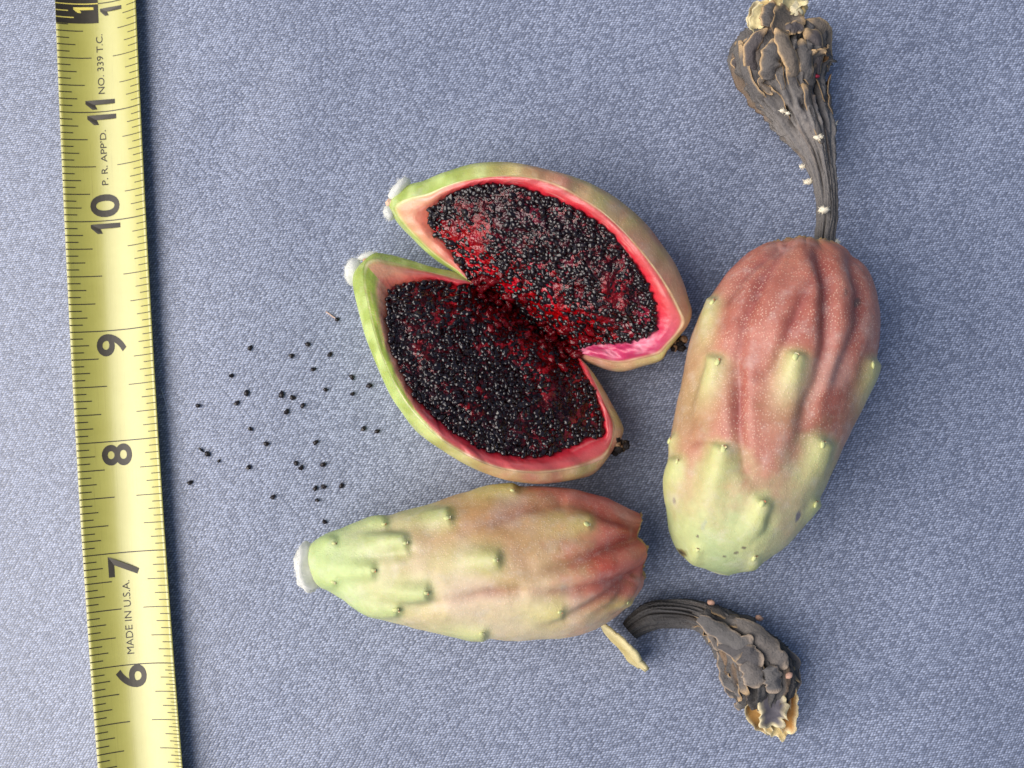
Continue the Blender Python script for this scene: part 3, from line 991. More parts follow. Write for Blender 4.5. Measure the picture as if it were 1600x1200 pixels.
B_grooves = [([zb(1525, 270), zb(1440, 300), zb(1300, 362), zb(1180, 400), zb(1060, 440)], 9, 1.7),
             ([zb(1530, 410), zb(1420, 455), zb(1270, 500), zb(1120, 515), zb(980, 505)], 8, 1.1),
             ([zb(1515, 245), zb(1400, 200), zb(1290, 140), zb(1180, 120)], 8, 1.1),
             ([zb(1500, 440), zb(1380, 520), zb(1260, 590), zb(1120, 660)], 7, 1.2),
             ([zb(1170, 120), zb(1020, 150), zb(900, 200), zb(760, 240)], 9, 0.7),
             ([zb(990, 510), zb(850, 520), zb(720, 545), zb(640, 560)], 9, 0.7),
             ([zb(1050, 440), zb(980, 330), zb(840, 290)], 12, 0.2),
             ([zb(1480, 470), zb(1400, 560), zb(1290, 620)], 5, 0.8),
             ([zb(520, 330), zb(420, 350), zb(330, 365)], 9, 0.8),
             ([zb(640, 560), zb(560, 580), zb(440, 560), zb(330, 540)], 9, 0.7),
             ([zb(500, 250), zb(420, 240), zb(320, 260)], 8, 0.6)]
def B_colour(t, X, Y, V, halo, grv, nor):
    n1 = fbm(V * 0.07 + 15, 22, 3); n2 = fbm(V * 0.16 + 19, 32, 3)
    green = mix(srgb(176, 190, 130), srgb(194, 202, 152), sstep(-0.5, 0.5, n1))
    tan = mix(srgb(182, 164, 118), srgb(198, 182, 146), sstep(-0.4, 0.4, n2))
    ochre = srgb(178, 128, 84)
    red = mix(srgb(192, 86, 68), srgb(202, 116, 98), sstep(-0.4, 0.4, n2))
    upper = sstep(960, 790, Y)
    c = mix(green, tan, sstep(0.24, 0.46, t + 0.08 * n1 + 0.05 * n2 + 0.04 * upper))
    c = mix(c, ochre, sstep(0.42, 0.62, t + 0.10 * n2 + 0.10 * upper) * (0.25 + 0.55 * upper))
    c = mix(c, red, sstep(0.66, 0.82, t + 0.04 * fbm(V * 0.5, 42, 2) + 0.12 * n1 + 0.05 * n2 + 0.05 * upper))
    bloom = sstep(0.0, 0.5, fbm(V * 0.11 + 12, 52, 3)) * 0.35 * sstep(0.25, 0.45, t)
    c = mix(c, srgb(206, 180, 172), bloom)
    low = sstep(905, 985, Y) * sstep(0.35, 0.5, t)
    c = mix(c, srgb(212, 198, 160), low * 0.5)
    c = mix(c, srgb(140, 58, 50), np.clip(grv * 0.8, 0, 0.65) * sstep(0.35, 0.6, t))
    c = mix(c, srgb(178, 196, 140), np.clip(grv * 0.5, 0, 0.4) * sstep(0.4, 0.2, t))
    c = mix(c, mix(srgb(172, 188, 120), srgb(198, 186, 112), sstep(0.45, 0.75, t)), np.clip(halo, 0, 1) * 0.75)
    spk = np.clip(0.15 + 0.7 * sstep(0.2, 0.45, t) * sstep(1.0, 0.8, t) - halo * 0.3, 0, 1) * sstep(0.1, 0.35, t)
    return c, spk
rootB = thing('cactus_fruit', 'pale green to salmon cactus fruit lying on its side with a white woolly base', 'cactus fruit', (P(745, 880, 0)[0], P(745, 880, 0)[1], 0))
FB = build_fruit(rootB, B_pairs, 0.72, B_mounds, B_grooves, B_colour, 6)
# white wool on the stem scar of the lower fruit
c0, c1 = FB['cen'][0], FB['cen'][6]
axb = unit(c0 - c1)
fr = frame(axb, (0, 0, 1))
parts = []
v, f = blob(c0 + axb * 0.6, (4.6, 5.3, 2.4), fr, 22, 40, 0.2, 1.4, 4); parts.append((v, f, (1, 1, 1)))
v, f = hairs(c0 + axb * 0.6, fr, (4.5, 5.2, 2.3), 320, 0.9, 0.6, 0.035, 5, unit(axb + np.array([0, 0, 0.5]))); parts.append((v, f, (1, 1, 1)))
v, f, c = merge(parts)
v[:, 2] = np.maximum(v[:, 2], 0.1)
obj('wool_tuft', mesh_data('wool_tuft', v, f, M_WOOL), rootB)
# papery rim round the flower scar of the lower fruit
def papery_rim(parent, F, row, seed, out=0.5):
    ring = F['V'][row]; n = len(ring)
    ax = unit(F['cen'][row] - F['cen'][row - 4])
    cc = ring.mean(0)
    g = vnoise(np.stack([np.arange(n) * 0.22, np.zeros(n), np.zeros(n)], -1), seed)
    lo = cc + (ring - cc) * 1.0 - ax * 0.25
    hi = cc + (ring - cc) * (0.99 + 0.02 * g[:, None]) + ax * (out * (0.7 + 0.6 * g))[:, None]
    inn = cc + (ring - cc) * 0.93 + ax * 0.1
    V = np.concatenate([lo + (ring - cc) * 0.012, hi, inn])
    F_ = [list(map(int, q)) for q in grid_faces(3, n)]
    col = np.concatenate([np.broadcast_to(srgb(150, 96, 66), (n, 3)), np.broadcast_to(srgb(200, 168, 118), (n, 3)), np.broadcast_to(srgb(60, 46, 38), (n, 3))])
    obj('papery_rim', mesh_data('papery_rim', V, F_, M_DRY, col), parent)
papery_rim(rootB, FB, 249, 4, 0.6)
papery_rim(rootA, FA, 249, 8, 0.45)

# ------------------------------------------------------------------ withered flowers
GREY = srgb(92, 88, 86); GREY2 = srgb(118, 113, 110); BROWN = srgb(42, 36, 31); TANE = srgb(196, 164, 122); STRAW = srgb(214, 198, 148)

def flower_tube(cl_px, zs, flat, seed, col_a, col_b, ridges=9, twist=0.8):
    """cl_px rows: x, y, half width in px; zs heights of the centre (mm)."""
    NT, NA = 170, 150
    d = catmull(np.column_stack([np.array(cl_px, float), np.array(zs, float)]), NT)
    cen = P(d[:, 0], d[:, 1], d[:, 3])
    d[:, 2] *= 0.88
    R = d[:, 2] * 0.1455 * (1 - d[:, 3] / DIST)
    tg = unit(np.gradient(cen, axis=0))
    up = np.array([0, 0, 1.0])
    side = unit(np.cross(tg, up)); nor = unit(np.cross(side, tg))
    th = np.linspace(0, 2 * math.pi, NA, endpoint=False)
    tw = twist * np.linspace(0, 1, NT)[:, None]
    L = np.concatenate([[0], np.cumsum(np.linalg.norm(np.diff(cen, axis=0), axis=1))])
    G = np.stack([np.cos(th[None] + tw) * ridges * 0.42, np.sin(th[None] + tw) * ridges * 0.42, np.broadcast_to(L[:, None] * 0.055, (NT, NA))], -1)
    n1 = 1 - np.abs(vnoise(G, seed)) * 2
    n2 = 1 - np.abs(vnoise(G * np.array([2.1, 2.1, 1.7]) + 7, seed + 1)) * 2
    n3 = 1 - np.abs(vnoise(G * np.array([4.2, 4.2, 2.2]) + 17, seed + 2)) * 2
    amp = 0.16 + 0.10 * np.linspace(0, 1, NT)[:, None]
    k = 0.97 + amp * n1 + 0.12 * n2 + 0.05 * n3 + 0.03 * fbm(G * 5, seed + 5, 2)
    G2 = G + np.stack([np.zeros((NT, NA)), np.zeros((NT, NA)), L[:, None] * 0.22 * np.ones((NT, NA))], -1)
    crum = 1 - np.abs(vnoise(G2 * 1.6 + 31, seed + 12)) * 2.4
    hd = sstep(0.35, 0.62, np.linspace(0, 1, NT))[:, None]
    k = k + crum * (0.02 + 0.09 * hd)
    rr = R[:, None] * k
    V = cen[:, None, :] + side[:, None, :] * (rr * np.cos(th)[None])[..., None] + nor[:, None, :] * (rr * flat * np.sin(th)[None])[..., None]
    V[..., 2] = np.maximum(V[..., 2], 0.1)
    # crevice shade is put into the colour: dark brown there, greyer on crests
    c = mix(np.asarray(col_b), np.asarray(col_a), sstep(-0.45, 0.4, n1 * 0.45 + n2 * 0.4 + n3 * 0.25 + crum * hd * 0.35))
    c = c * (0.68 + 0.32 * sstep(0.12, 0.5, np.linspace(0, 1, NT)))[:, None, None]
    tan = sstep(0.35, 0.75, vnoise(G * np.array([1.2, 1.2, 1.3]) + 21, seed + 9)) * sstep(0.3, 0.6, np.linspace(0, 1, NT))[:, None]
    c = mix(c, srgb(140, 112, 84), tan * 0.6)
    c = c * (1 - 0.35 * sstep(0.5, 0.8, np.linspace(0, 1, NT)))[:, None, None]  # head painted darker, as shade in the gaps between the lobes
    return cen, R, side, nor, V, c, L

def scale_leaves(parent, V, cen, n, seed, t0, t1):
    """Withered scale leaves lying along the tube, their free tips lifting off."""
    NT, NA = V.shape[:2]
    g = np.random.default_rng(seed)
    for k in range(n):
        i0 = int(g.uniform(t0, t1 - 0.18) * NT); ln = int(g.uniform(0.13, 0.26) * NT)
        i1 = min(i0 + ln, NT - 3)
        a0 = (0.25 + (k + g.uniform(0, 0.7)) / n * 0.5 + 0.0) % 1.0
        j0 = int((a0 - 0.25) * NA + NA * 0.0); j1 = j0 + int(g.uniform(-4, 4))
        q = np.linspace(0, 1, 20)
        ii = np.clip((i0 + q * (i1 - i0)).astype(int), 0, NT - 1); jj = (j0 + q * (j1 - j0)).astype(int) % NA
        pts = V[ii, jj]
        for _ in range(3):
            pts[1:-1] = (pts[:-2] + pts[1:-1] * 2 + pts[2:]) / 4
        out = unit(pts - cen[ii])
        pts = pts + out * (0.15 + g.uniform(0.3, 1.5) * q ** 2.2 + 0.25 * np.sin(q * g.uniform(6, 12)))[:, None]
        w = g.uniform(0.8, 1.5) * np.sqrt(np.clip(1 - ((q - 0.5) / 0.52) ** 4, 0.02, 1))
        tone = g.uniform(0.75, 1.2)
        v, f, c = ribbon(pts, w, out, g.uniform(-0.7, -0.2), 0.6, 0.1, GREY * tone, TANE * g.uniform(0.7, 1.0), nw=9, seed=seed + k, edge=0.8, under=srgb(120, 88, 58))
        v = v + 0.12 * np.stack([fbm(v * 1.1 + 3, seed + k, 2), fbm(v * 1.1 + 13, seed + k, 2), fbm(v * 1.1 + 23, seed + k, 2)], -1)
        v[:, 2] = np.maximum(v[:, 2], 0.1)
        me = mesh_data('scale_leaf', v, f, M_DRY, c)
        bm = bmesh.new(); bm.from_mesh(me); bmesh.ops.recalc_face_normals(bm, faces=bm.faces); bm.to_mesh(me); bm.free()
        obj('scale_leaf', me, parent)

def close_tube(V, col, inner, depth_axis, name, mat, parent):
    """cap the start, turn the far end into a hollow mouth."""
    NT, NA = V.shape[:2]
    rings = [V]
    cols = [col]
    end = V[-1]; cc = end.mean(0)
    for f_, dd in ((0.88, 0.2), (0.7, -1.5), (0.4, -3.0), (0.05, -3.3)):
        rings.append((cc + (end - cc) * f_ + depth_axis * dd)[None]); cols.append(np.broadcast_to(np.asarray(inner), (1, NA, 3)))
    st = V[0]; c0 = st.mean(0)
    rings.insert(0, (c0 + (st - c0) * 0.05)[None]); cols.insert(0, col[:1])
    A = np.concatenate(rings); K = np.concatenate(cols)
    A[..., 2] = np.maximum(A[..., 2], 0.08)
    me = mesh_data(name, A.reshape(-1, 3), grid_faces(len(A), NA), mat, K.reshape(-1, 3))
    bm = bmesh.new(); bm.from_mesh(me); bmesh.ops.recalc_face_normals(bm, faces=bm.faces); bm.to_mesh(me); bm.free()
    return obj(name, me, parent)

def strip(parent, name, pts_px, zs, half_px, up, seed, cin, cedge, cup=-0.25, ruffle=0.35, thick=0.25, mat=None, nw=9, under=None, edge=0.7):
    d = catmull(np.column_stack([np.array(pts_px, float), np.array(zs, float), np.array(half_px, float)]), 44)
    q_ = np.linspace(0, 1, 44)
    d[:, 3] *= np.sqrt(np.clip(1 - ((q_ - 0.45) / 0.56) ** 6, 0.02, 1))
    cl = P(d[:, 0], d[:, 1], d[:, 2])
    w = np.maximum(d[:, 3], 0.3) * 0.1455 * (1 - d[:, 2] / DIST) * (1.35 if name == 'sepal' else 1.15)
    v, f, c = ribbon(cl, w, up, cup, ruffle, thick, cin, cedge, nw=nw, seed=seed, edge=edge, under=under)
    v = v + 0.16 * np.stack([fbm(v * 0.9 + 3, seed, 2), fbm(v * 0.9 + 13, seed + 1, 2), fbm(v * 0.9 + 23, seed + 2, 2)], -1)
    v[:, 2] = np.maximum(v[:, 2], 0.1)
    me = mesh_data(name, v, f, mat or M_DRY, c)
    bm = bmesh.new(); bm.from_mesh(me); bmesh.ops.recalc_face_normals(bm, faces=bm.faces); bm.to_mesh(me); bm.free()
    return obj(name, me, parent)

def tuft(parent, px, py, z, r, n, seed, flatv=(1, 1, 1), mat=None, length=0.9):
    c = P(px, py, z)
    fr = np.eye(3)
    rr = np.array(flatv) * r
    v0, f0 = blob(c, rr * 0.8, fr, 7, 10, 0.35, 1.2, seed)
    v1, f1 = hairs(c, fr, rr * 0.7, n, length, 0.5, 0.06, seed)
    v, f, _ = merge([(v0, f0, (1, 1, 1)), (v1, f1, (1, 1, 1))])
    return obj('wool_tuft', mesh_data('wool_tuft', v, f, mat or M_WOOL), parent)

M_TUFT = plain('cream_wool', srgb(222, 212, 190), 0.9, 0.1, 0.12, 1.5)

# flower still on the right-hand fruit
A_cl = [(1291, 398, 15), (1289, 372, 15.5), (1292, 345, 16), (1293, 318, 16), (1290, 290, 18), (1284, 262, 21), (1276, 234, 28),
        (1264, 206, 38), (1251, 180, 44), (1240, 155, 50), (1230, 130, 60), (1224, 105, 70), (1226, 82, 70), (1231, 60, 60), (1233, 40, 48)]
A_z = [14.5, 14.5, 14.2, 13.5, 12.5, 11.5, 10.6, 10.0, 9.6, 9.2, 9.0, 8.8, 8.8, 9.0, 9.2]
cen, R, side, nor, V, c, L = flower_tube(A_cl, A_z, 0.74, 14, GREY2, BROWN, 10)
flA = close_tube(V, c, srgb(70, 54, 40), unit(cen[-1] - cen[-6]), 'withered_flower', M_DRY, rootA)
scale_leaves(flA, V, cen, 16, 700, 0.42, 0.99)
def za1(x, y): return 1130 + x / 8.0, y / 8.0
zt = 15.5
SA = [ # centre line (zoomed px), heights above, half widths px
  ([(560, 1000), (590, 800), (640, 620), (650, 480)], [13.6, 15.6, 16.6, 15.8], [9, 13, 14, 6]),
  ([(380, 960), (370, 800), (350, 640), (430, 480), (560, 350)], [11.8, 13.4, 14.6, 15.4, 15.4], [6, 9, 9, 8, 4]),
  ([(880, 960), (880, 800), (820, 640), (740, 480), (660, 340)], [15.2, 16.8, 17.4, 17.0, 16.0], [7, 10, 10, 9, 6]),
  ([(1060, 1020), (1050, 820), (1020, 640), (990, 480)], [13.8, 15.8, 16.4, 15.4], [7, 10, 12, 7]),
  ([(1190, 950), (1180, 780), (1190, 620), (1150, 470), (1010, 370)], [11.8, 13.6, 14.6, 15.2, 15.6], [5, 8, 8, 10, 7]),
  ([(1290, 900), (1290, 720), (1290, 560), (1260, 440), (1150, 300), (1030, 250)], [8.5, 10.0, 11.2, 12.2, 13.6, 13.0], [5, 7, 8, 12, 12, 6]),
  ([(230, 860), (270, 700), (330, 560), (420, 470)], [9.0, 10.4, 11.8, 13.0], [5, 8, 8, 4]),
  ([(180, 860), (160, 780), (180, 700)], [8.4, 8.8, 9.4], [3, 5, 2]),
  ([(640, 420), (760, 300), (820, 200), (840, 130)], [15.2, 14.2, 12.6, 11.2], [12, 18, 17, 10]),
  ([(560, 330), (590, 200), (620, 90), (640, 10)], [14.0, 13.4, 12.0, 10.8], [9, 11, 10, 6]),
  ([(780, 340), (860, 330), (950, 360), (960, 420)], [16.4, 16.8, 16.2, 15.8], [4, 7, 7, 3]),
  ([(520, 960), (470, 1040), (560, 1120), (620, 1180)], [13.2, 12.6, 12.6, 12.6], [3, 4, 4, 2]),
]
for k, (pts, zs, hw) in enumerate(SA):
    strip(flA, 'sepal', [za1(*p) for p in pts], [z_ + 0.9 for z_ in zs], hw, (0.05, -0.1, 1), 40 + k, [GREY, srgb(84, 78, 78), srgb(110, 100, 90)][k % 3], TANE, -0.45 if k != 8 else 0.5, 0.4, 0.3, under=srgb(120, 92, 62))
PA = [ ([(430, 420), (400, 300), (440, 170), (520, 90)], [11.5, 11.8, 12.0, 11.2], [8, 10, 9, 5], 0.5),
  ([(370, 380), (350, 250), (390, 110), (480, 40)], [9.6, 10.2, 10.4, 10.2], [5, 7, 7, 5], 0.4),
  ([(480, 260), (470, 130), (540, 50), (640, 20)], [11.0, 11.4, 11.6, 11.2], [7, 9, 8, 5], -0.5),
  ([(760, 170), (830, 60), (880, -30), (900, -90)], [12.2, 11.6, 10.8, 10.0], [9, 14, 13, 8], 0.8),
  ([(900, 260), (920, 150), (930, 60), (920, 0)], [13.2, 13.0, 12.2, 11.2], [6, 9, 9, 5], -0.6),
  ([(960, 200), (1000, 120), (1000, 40), (950, 10)], [12.0, 11.8, 11.4, 10.8], [4, 6, 7, 4], -0.6),
  ([(620, 80), (680, 20), (740, -60)], [11.6, 11.2, 10.2], [8, 10, 6], 0.4) ]
for k, (pts, zs, hw, cup) in enumerate(PA):
    strip(flA, 'petal', [za1(*p) for p in pts], zs, hw, (0.1, -0.15, 1), 70 + k, [STRAW, srgb(220, 206, 168), srgb(206, 178, 118)][k % 3], srgb(226, 214, 172), cup, 0.6, 0.18, M_CREAM, under=srgb(190, 158, 96))
for k, (px, py, z, r, n) in enumerate([(1287, 328, 17.3, 1.1, 60), (1263, 284, 11.2, 1.0, 60), (1254, 260, 10.6, 0.7, 40), (1303, 378, 14.5, 1.2, 70), (1277, 215, 14.3, 0.8, 40), (1281, 214, 14.3, 0.7, 30),
                                       (1223, 173, 13.4, 0.7, 30), (1231, 177, 13.8, 0.55, 24), (1207, 177, 9.8, 0.6, 24), (1303, 194, 10.0, 0.7, 24), (1236, 120, 15.2, 0.7, 30), (1175, 122, 12.2, 0.6, 24), (1307, 278, 11.5, 0.4, 16)]):
    tuft(flA, px, py, z, r, n, 200 + k, (1.3, 0.8, 0.8), M_TUFT, 0.7)
# red speck in the flower head and the crumbs of dry rim at its foot
v, f = blob(P(1276, 119, 13.2), (0.7, 0.45, 0.5), None, 6, 8, 0.3, 1, 3)
obj('petal_remnant', mesh_data('petal_remnant', v, f, plain('crimson_scrap', srgb(150, 36, 58), 0.5, 0.4)), flA)
crumb = []
for k, (x, y) in enumerate([(1240, 379), (1249, 376), (1256, 381), (1263, 380), (1270, 385), (1278, 389), (1284, 392), (1297, 388), (1304, 386), (1311, 388)]):
    v, f = blob(P(x, y, 16.2 - abs(x - 1272) * 0.05), (0.75, 0.4, 0.5), None, 6, 8, 0.4, 1.5, k)
    crumb.append((v, f, srgb(196, 178, 132) if k < 7 else srgb(160, 140, 100)))
v, f, c = merge(crumb)
obj('dry_rim', mesh_data('dry_rim', v, f, M_CREAM, c), flA)

# the loose withered flower at the bottom right
def z5(x, y): return 920 + x / 4.4457, 900 + y / 4.4457
rootD = thing('dried_flower', 'curled dark grey withered cactus flower lying loose on the cloth', 'dried flower', (P(1140, 1010, 0)[0], P(1140, 1010, 0)[1], 0))
D_cl = [(*z5(285, 385), 15), (*z5(345, 330), 18), (*z5(430, 280), 21), (*z5(540, 262), 21), (*z5(660, 258), 21), (*z5(780, 280), 22), (*z5(880, 330), 27), (*z5(980, 405), 34),
        (*z5(1070, 490), 40), (*z5(1140, 580), 47), (*z5(1200, 680), 50), (*z5(1235, 780), 43), (*z5(1258, 860), 34)]
D_z = [4.0, 4.2, 4.5, 4.6, 4.6, 4.8, 5.4, 6.0, 6.6, 7.2, 7.2, 6.6, 6.2]
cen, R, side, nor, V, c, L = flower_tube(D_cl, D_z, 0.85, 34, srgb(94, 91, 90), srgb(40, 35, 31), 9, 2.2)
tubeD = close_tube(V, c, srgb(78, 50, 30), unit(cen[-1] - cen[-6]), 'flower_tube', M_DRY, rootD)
scale_leaves(tubeD, V, cen, 14, 800, 0.36, 0.99)
SD = [ ([(760, 290), (900, 380), (1050, 470), (1140, 420)], [9.2, 10.6, 12.2, 12.6], [6, 10, 12, 7]),
  ([(900, 470), (1020, 520), (1130, 580), (1220, 590)], [9.6, 11.8, 13.4, 13.8], [8, 12, 15, 10]),
  ([(1000, 320), (1150, 420), (1290, 560), (1380, 640)], [9.4, 11.6, 12.8, 12.6], [8, 13, 14, 9]),
  ([(930, 520), (950, 650), (1000, 760), (1130, 790)], [7.0, 8.4, 9.4, 10.0], [6, 8, 8, 5]),
  ([(940, 640), (970, 760), (1010, 850)], [5.0, 4.6, 3.2], [5, 6, 6]),
  ([(1090, 600), (1140, 680), (1180, 780)], [13.2, 13.8, 13.2], [10, 13, 10]),
  ([(1230, 640), (1280, 720), (1290, 820)], [13.4, 13.8, 12.6], [9, 12, 8]),
  ([(1340, 520), (1420, 580), (1440, 700), (1430, 820)], [9.0, 8.6, 7.8, 6.4], [5, 6, 6, 4]),
  ([(860, 350), (860, 420), (900, 520)], [8.6, 8.4, 7.6], [4, 5, 4]),
  ([(1080, 890), (1060, 900), (1035, 935)], [4.2, 3.6, 2.6], [5, 7, 5]) ]
for k, (pts, zs, hw) in enumerate(SD):
    strip(tubeD, 'sepal', [z5(*p) for p in pts], [z_ + 0.8 for z_ in zs], hw, (0.0, -0.1, 1), 140 + k, [srgb(94, 91, 90), srgb(80, 77, 78), srgb(106, 100, 96)][k % 3], srgb(160, 142, 124), -0.4, 0.5, 0.3, under=srgb(86, 62, 42), edge=0.84)
PD = [ ([(1180, 800), (1130, 900), (1170, 1000), (1260, 1080)], [8.4, 7.6, 6.0, 3.6], [6, 10, 10, 7], 0.9, srgb(150, 112, 60)),
  ([(1270, 800), (1280, 900), (1270, 980), (1270, 1040)], [10.6, 10.4, 9.0, 7.2], [14, 19, 17, 12], 0.55, srgb(84, 80, 86)),
  ([(1390, 780), (1390, 900), (1380, 1000), (1370, 1090)], [7.8, 7.0, 5.4, 3.0], [8, 10, 11, 8], 0.8, srgb(160, 112, 54)),
  ([(1200, 980), (1280, 1050), (1340, 1080), (1390, 1060)], [4.6, 4.0, 3.4, 3.0], [7, 10, 9, 6], 0.6, srgb(206, 184, 130)),
  ([(1380, 640), (1400, 720), (1420, 820), (1420, 950)], [10.6, 9.4, 8.2, 6.0], [4, 5, 5, 4], 0.5, srgb(170, 110, 70)) ]
for k, (pts, zs, hw, cup, cin) in enumerate(PD):
    strip(tubeD, 'petal', [z5(*p) for p in pts], zs, hw, (0.0, -0.2, 1), 170 + k, cin, srgb(222, 206, 164), cup, 0.6, 0.25, M_CREAM, under=srgb(200, 176, 124), edge=0.6)
for k, (x, y, z) in enumerate([(1390, 690, 12.6), (1345, 620, 12.0), (850, 185, 6.0), (1185, 290, 6.5)]):
    v, f = blob(P(*z5(x, y), z), (0.9, 0.7, 0.6), None, 6, 8, 0.5, 1.4, k)
    obj('petal_remnant', mesh_data('petal_remnant', v, f, M_CREAM, np.broadcast_to(srgb(190, 150, 130), (len(v), 3))), tubeD)
# pale disc at its foot, seen nearly on edge
ctr = P(*z5(258, 505), 6.4)
ax1 = unit(P(*z5(410, 690), 2.0) - P(*z5(110, 330), 8.0))
ax2 = unit(np.cross(ax1, unit(np.array([-0.74, -0.62, 0.26]))))
axn = np.cross(ax1, ax2)
nr, na = 9, 48
th = np.linspace(0, 2 * math.pi, na, endpoint=False)
rows, kcol = [], []
for sgn in (1, -1):
    for k in range(nr):
        q = k / (nr - 1) if sgn == 1 else 1 - k / (nr - 1)
        rim = 1 + 0.30 * vnoise(np.stack([np.cos(th) * 2.5, np.sin(th) * 2.5, th * 0], -1), 5) + 0.06 * vnoise(np.stack([np.cos(th) * 8, np.sin(th) * 8, th * 0], -1), 6)
        pt = ctr + q * 7.6 * rim[:, None] * np.cos(th)[:, None] * ax1 + q * 5.4 * rim[:, None] * np.sin(th)[:, None] * ax2
        pt = pt + axn * (sgn * (0.75 * (1 - 0.5 * q ** 3)) + 0.25 * fbm(pt * 0.6, 8, 2)[:, None])
        rows.append(pt); kcol.append(mix(srgb(176, 156, 92), srgb(204, 190, 142), np.clip(q + 0.35 * fbm(pt * 0.5, 12, 2), 0, 1)))
V = np.concatenate(rows); V[:, 2] = np.maximum(V[:, 2], 0.1)
obj('flower_base', mesh_data('flower_base', V, grid_faces(2 * nr, na), M_CREAM, np.concatenate(kcol)), rootD)

# ------------------------------------------------------------------ the fruit cut open
def zc(x, y): return 520 + x / 2.2222, 230 + y / 2.2222
U_loop = [((212, 205), (195, 200), (335, 245)), ((262, 175), (262, 135), (338, 228)), ((330, 160), (325, 118), (348, 212)), ((400, 130), (395, 88), (385, 180)),
  ((480, 108), (475, 62), (440, 152)), ((570, 98), (565, 54), (520, 132)), ((680, 102), (675, 64), (610, 132)), ((780, 128), (785, 88), (710, 160)),
  ((880, 182), (890, 124), (810, 202)), ((960, 240), (985, 180), (900, 252)), ((1040, 320), (1070, 252), (970, 310)), ((1110, 405), (1140, 335), (1035, 390)),
  ((1165, 485), (1195, 420), (1085, 465)), ((1205, 560), (1230, 520), (1110, 530)), ((1222, 605), (1243, 575), (1120, 580)), ((1205, 640), (1225, 630), (1122, 622)),
  ((1160, 690), (1165, 705), (1110, 640)), ((1132, 718), (1138, 742), (1060, 660)), ((1066, 736), (1070, 765), (1000, 680)), ((1000, 750), (1000, 782), (930, 685)),
  ((930, 738), (930, 765), (880, 690)), ((865, 715), (858, 735), (822, 704)), ((740, 648), (740, 652), (730, 658)), ((610, 562), (608, 566), (604, 570)),
  ((485, 474), (480, 480), (486, 470)), ((430, 428), (425, 434), (440, 402)), ((365, 385), (360, 392), (400, 350)), ((290, 318), (285, 325), (358, 305)), ((230, 250), (222, 258), (338, 268))]
L_loop = [((110, 405), (85, 420), (195, 500)), ((105, 460), (70, 470), (190, 540)), ((120, 545), (92, 575), (190, 590)), ((142, 640), (118, 665), (196, 650)),
  ((175, 740), (152, 760), (212, 710)), ((225, 845), (195, 855), (245, 790)), ((290, 935), (240, 920), (285, 860)), ((370, 1012), (305, 998), (340, 920)),
  ((460, 1068), (390, 1058), (410, 980)), ((550, 1108), (490, 1115), (490, 1030)), ((640, 1128), (600, 1155), (570, 1058)), ((730, 1132), (710, 1168), (660, 1072)),
  ((820, 1120), (810, 1160), (740, 1068)), ((895, 1100), (895, 1140), (810, 1045)), ((945, 1075), (940, 1105), (870, 1012)), ((965, 1040), (975, 1055), (930, 1000)),
  ((975, 1000), (1005, 1000), (940, 985)), ((975, 955), (1004, 960), (932, 930)), ((940, 874), (962, 880), (908, 860)), ((905, 802), (920, 806), (876, 790)),
  ((868, 742), (872, 748), (848, 735)), ((740, 630), (740, 628), (745, 622)), ((612, 545), (612, 543), (620, 538)), ((490, 474), (490, 468), (492, 480)),
  ((420, 452), (425, 432), (425, 480)), ((340, 432), (340, 412), (360, 465)), ((260, 412), (260, 390), (300, 470)), ((190, 395), (190, 372), (240, 475)), ((140, 385), (140, 370), (205, 488))]
VN = np.array([0.557, -0.830])
def vd(x, y):                      # signed distance from the valley, in mm
    return ((x - 480) * VN[0] + (y - 470) * VN[1]) * 0.062
def va(x, y):                      # along the valley, 0..1
    return ((x - 480) * 0.830 + (y - 470) * 0.557) / 458.0
ZV = 11.0
def plane_z(x, y, side):
    d = np.maximum(vd(x, y) * side, 0)
    a = va(x, y)
    win = sstep(0.0, 0.16, a) * sstep(1.0, 0.86, a)
    return -5.0 * np.exp(-(d / 2.6) ** 2) * win + ZV + (0.60 if side > 0 else 0.50) * d

rootC = thing('cut_cactus_fruit', 'cactus fruit split open in two halves showing crimson pulp packed with black seeds', 'cactus fruit', (P(800, 510, 0)[0], P(800, 510, 0)[1], 0))

def pulp_relief(x, y, side, edge):
    """height of the pulp above the cut plane; edge 0 at the rim .. 1 in the middle"""
    a = va(x, y); d = np.abs(vd(x, y))
    cav = np.exp(-(d / 4.2) ** 2) * np.exp(-((a - 0.62) / 0.42) ** 2)
    p = np.stack([x * 0.062, y * 0.062, np.full_like(x, side * 5.0)], -1)
    rough = 0.55 * fbm(p * 0.75, 61, 3) + 0.5 * fbm(p * 0.28 + 4, 63, 2)
    return 2.1 * sstep(0, 0.5, edge) + rough * sstep(0, 0.12, edge) - 2.6 * cav

def in_poly(x, y, poly):
    n = len(poly); ins = np.zeros(x.shape, bool); j = n - 1
    for i in range(n):
        xi, yi = poly[i]; xj, yj = poly[j]
        with np.errstate(divide='ignore', invalid='ignore'):
            c = ((yi > y) != (yj > y)) & (x < (xj - xi) * (y - yi) / (yj - yi + 1e-12) + xi)
        ins ^= c
        j = i
    return ins

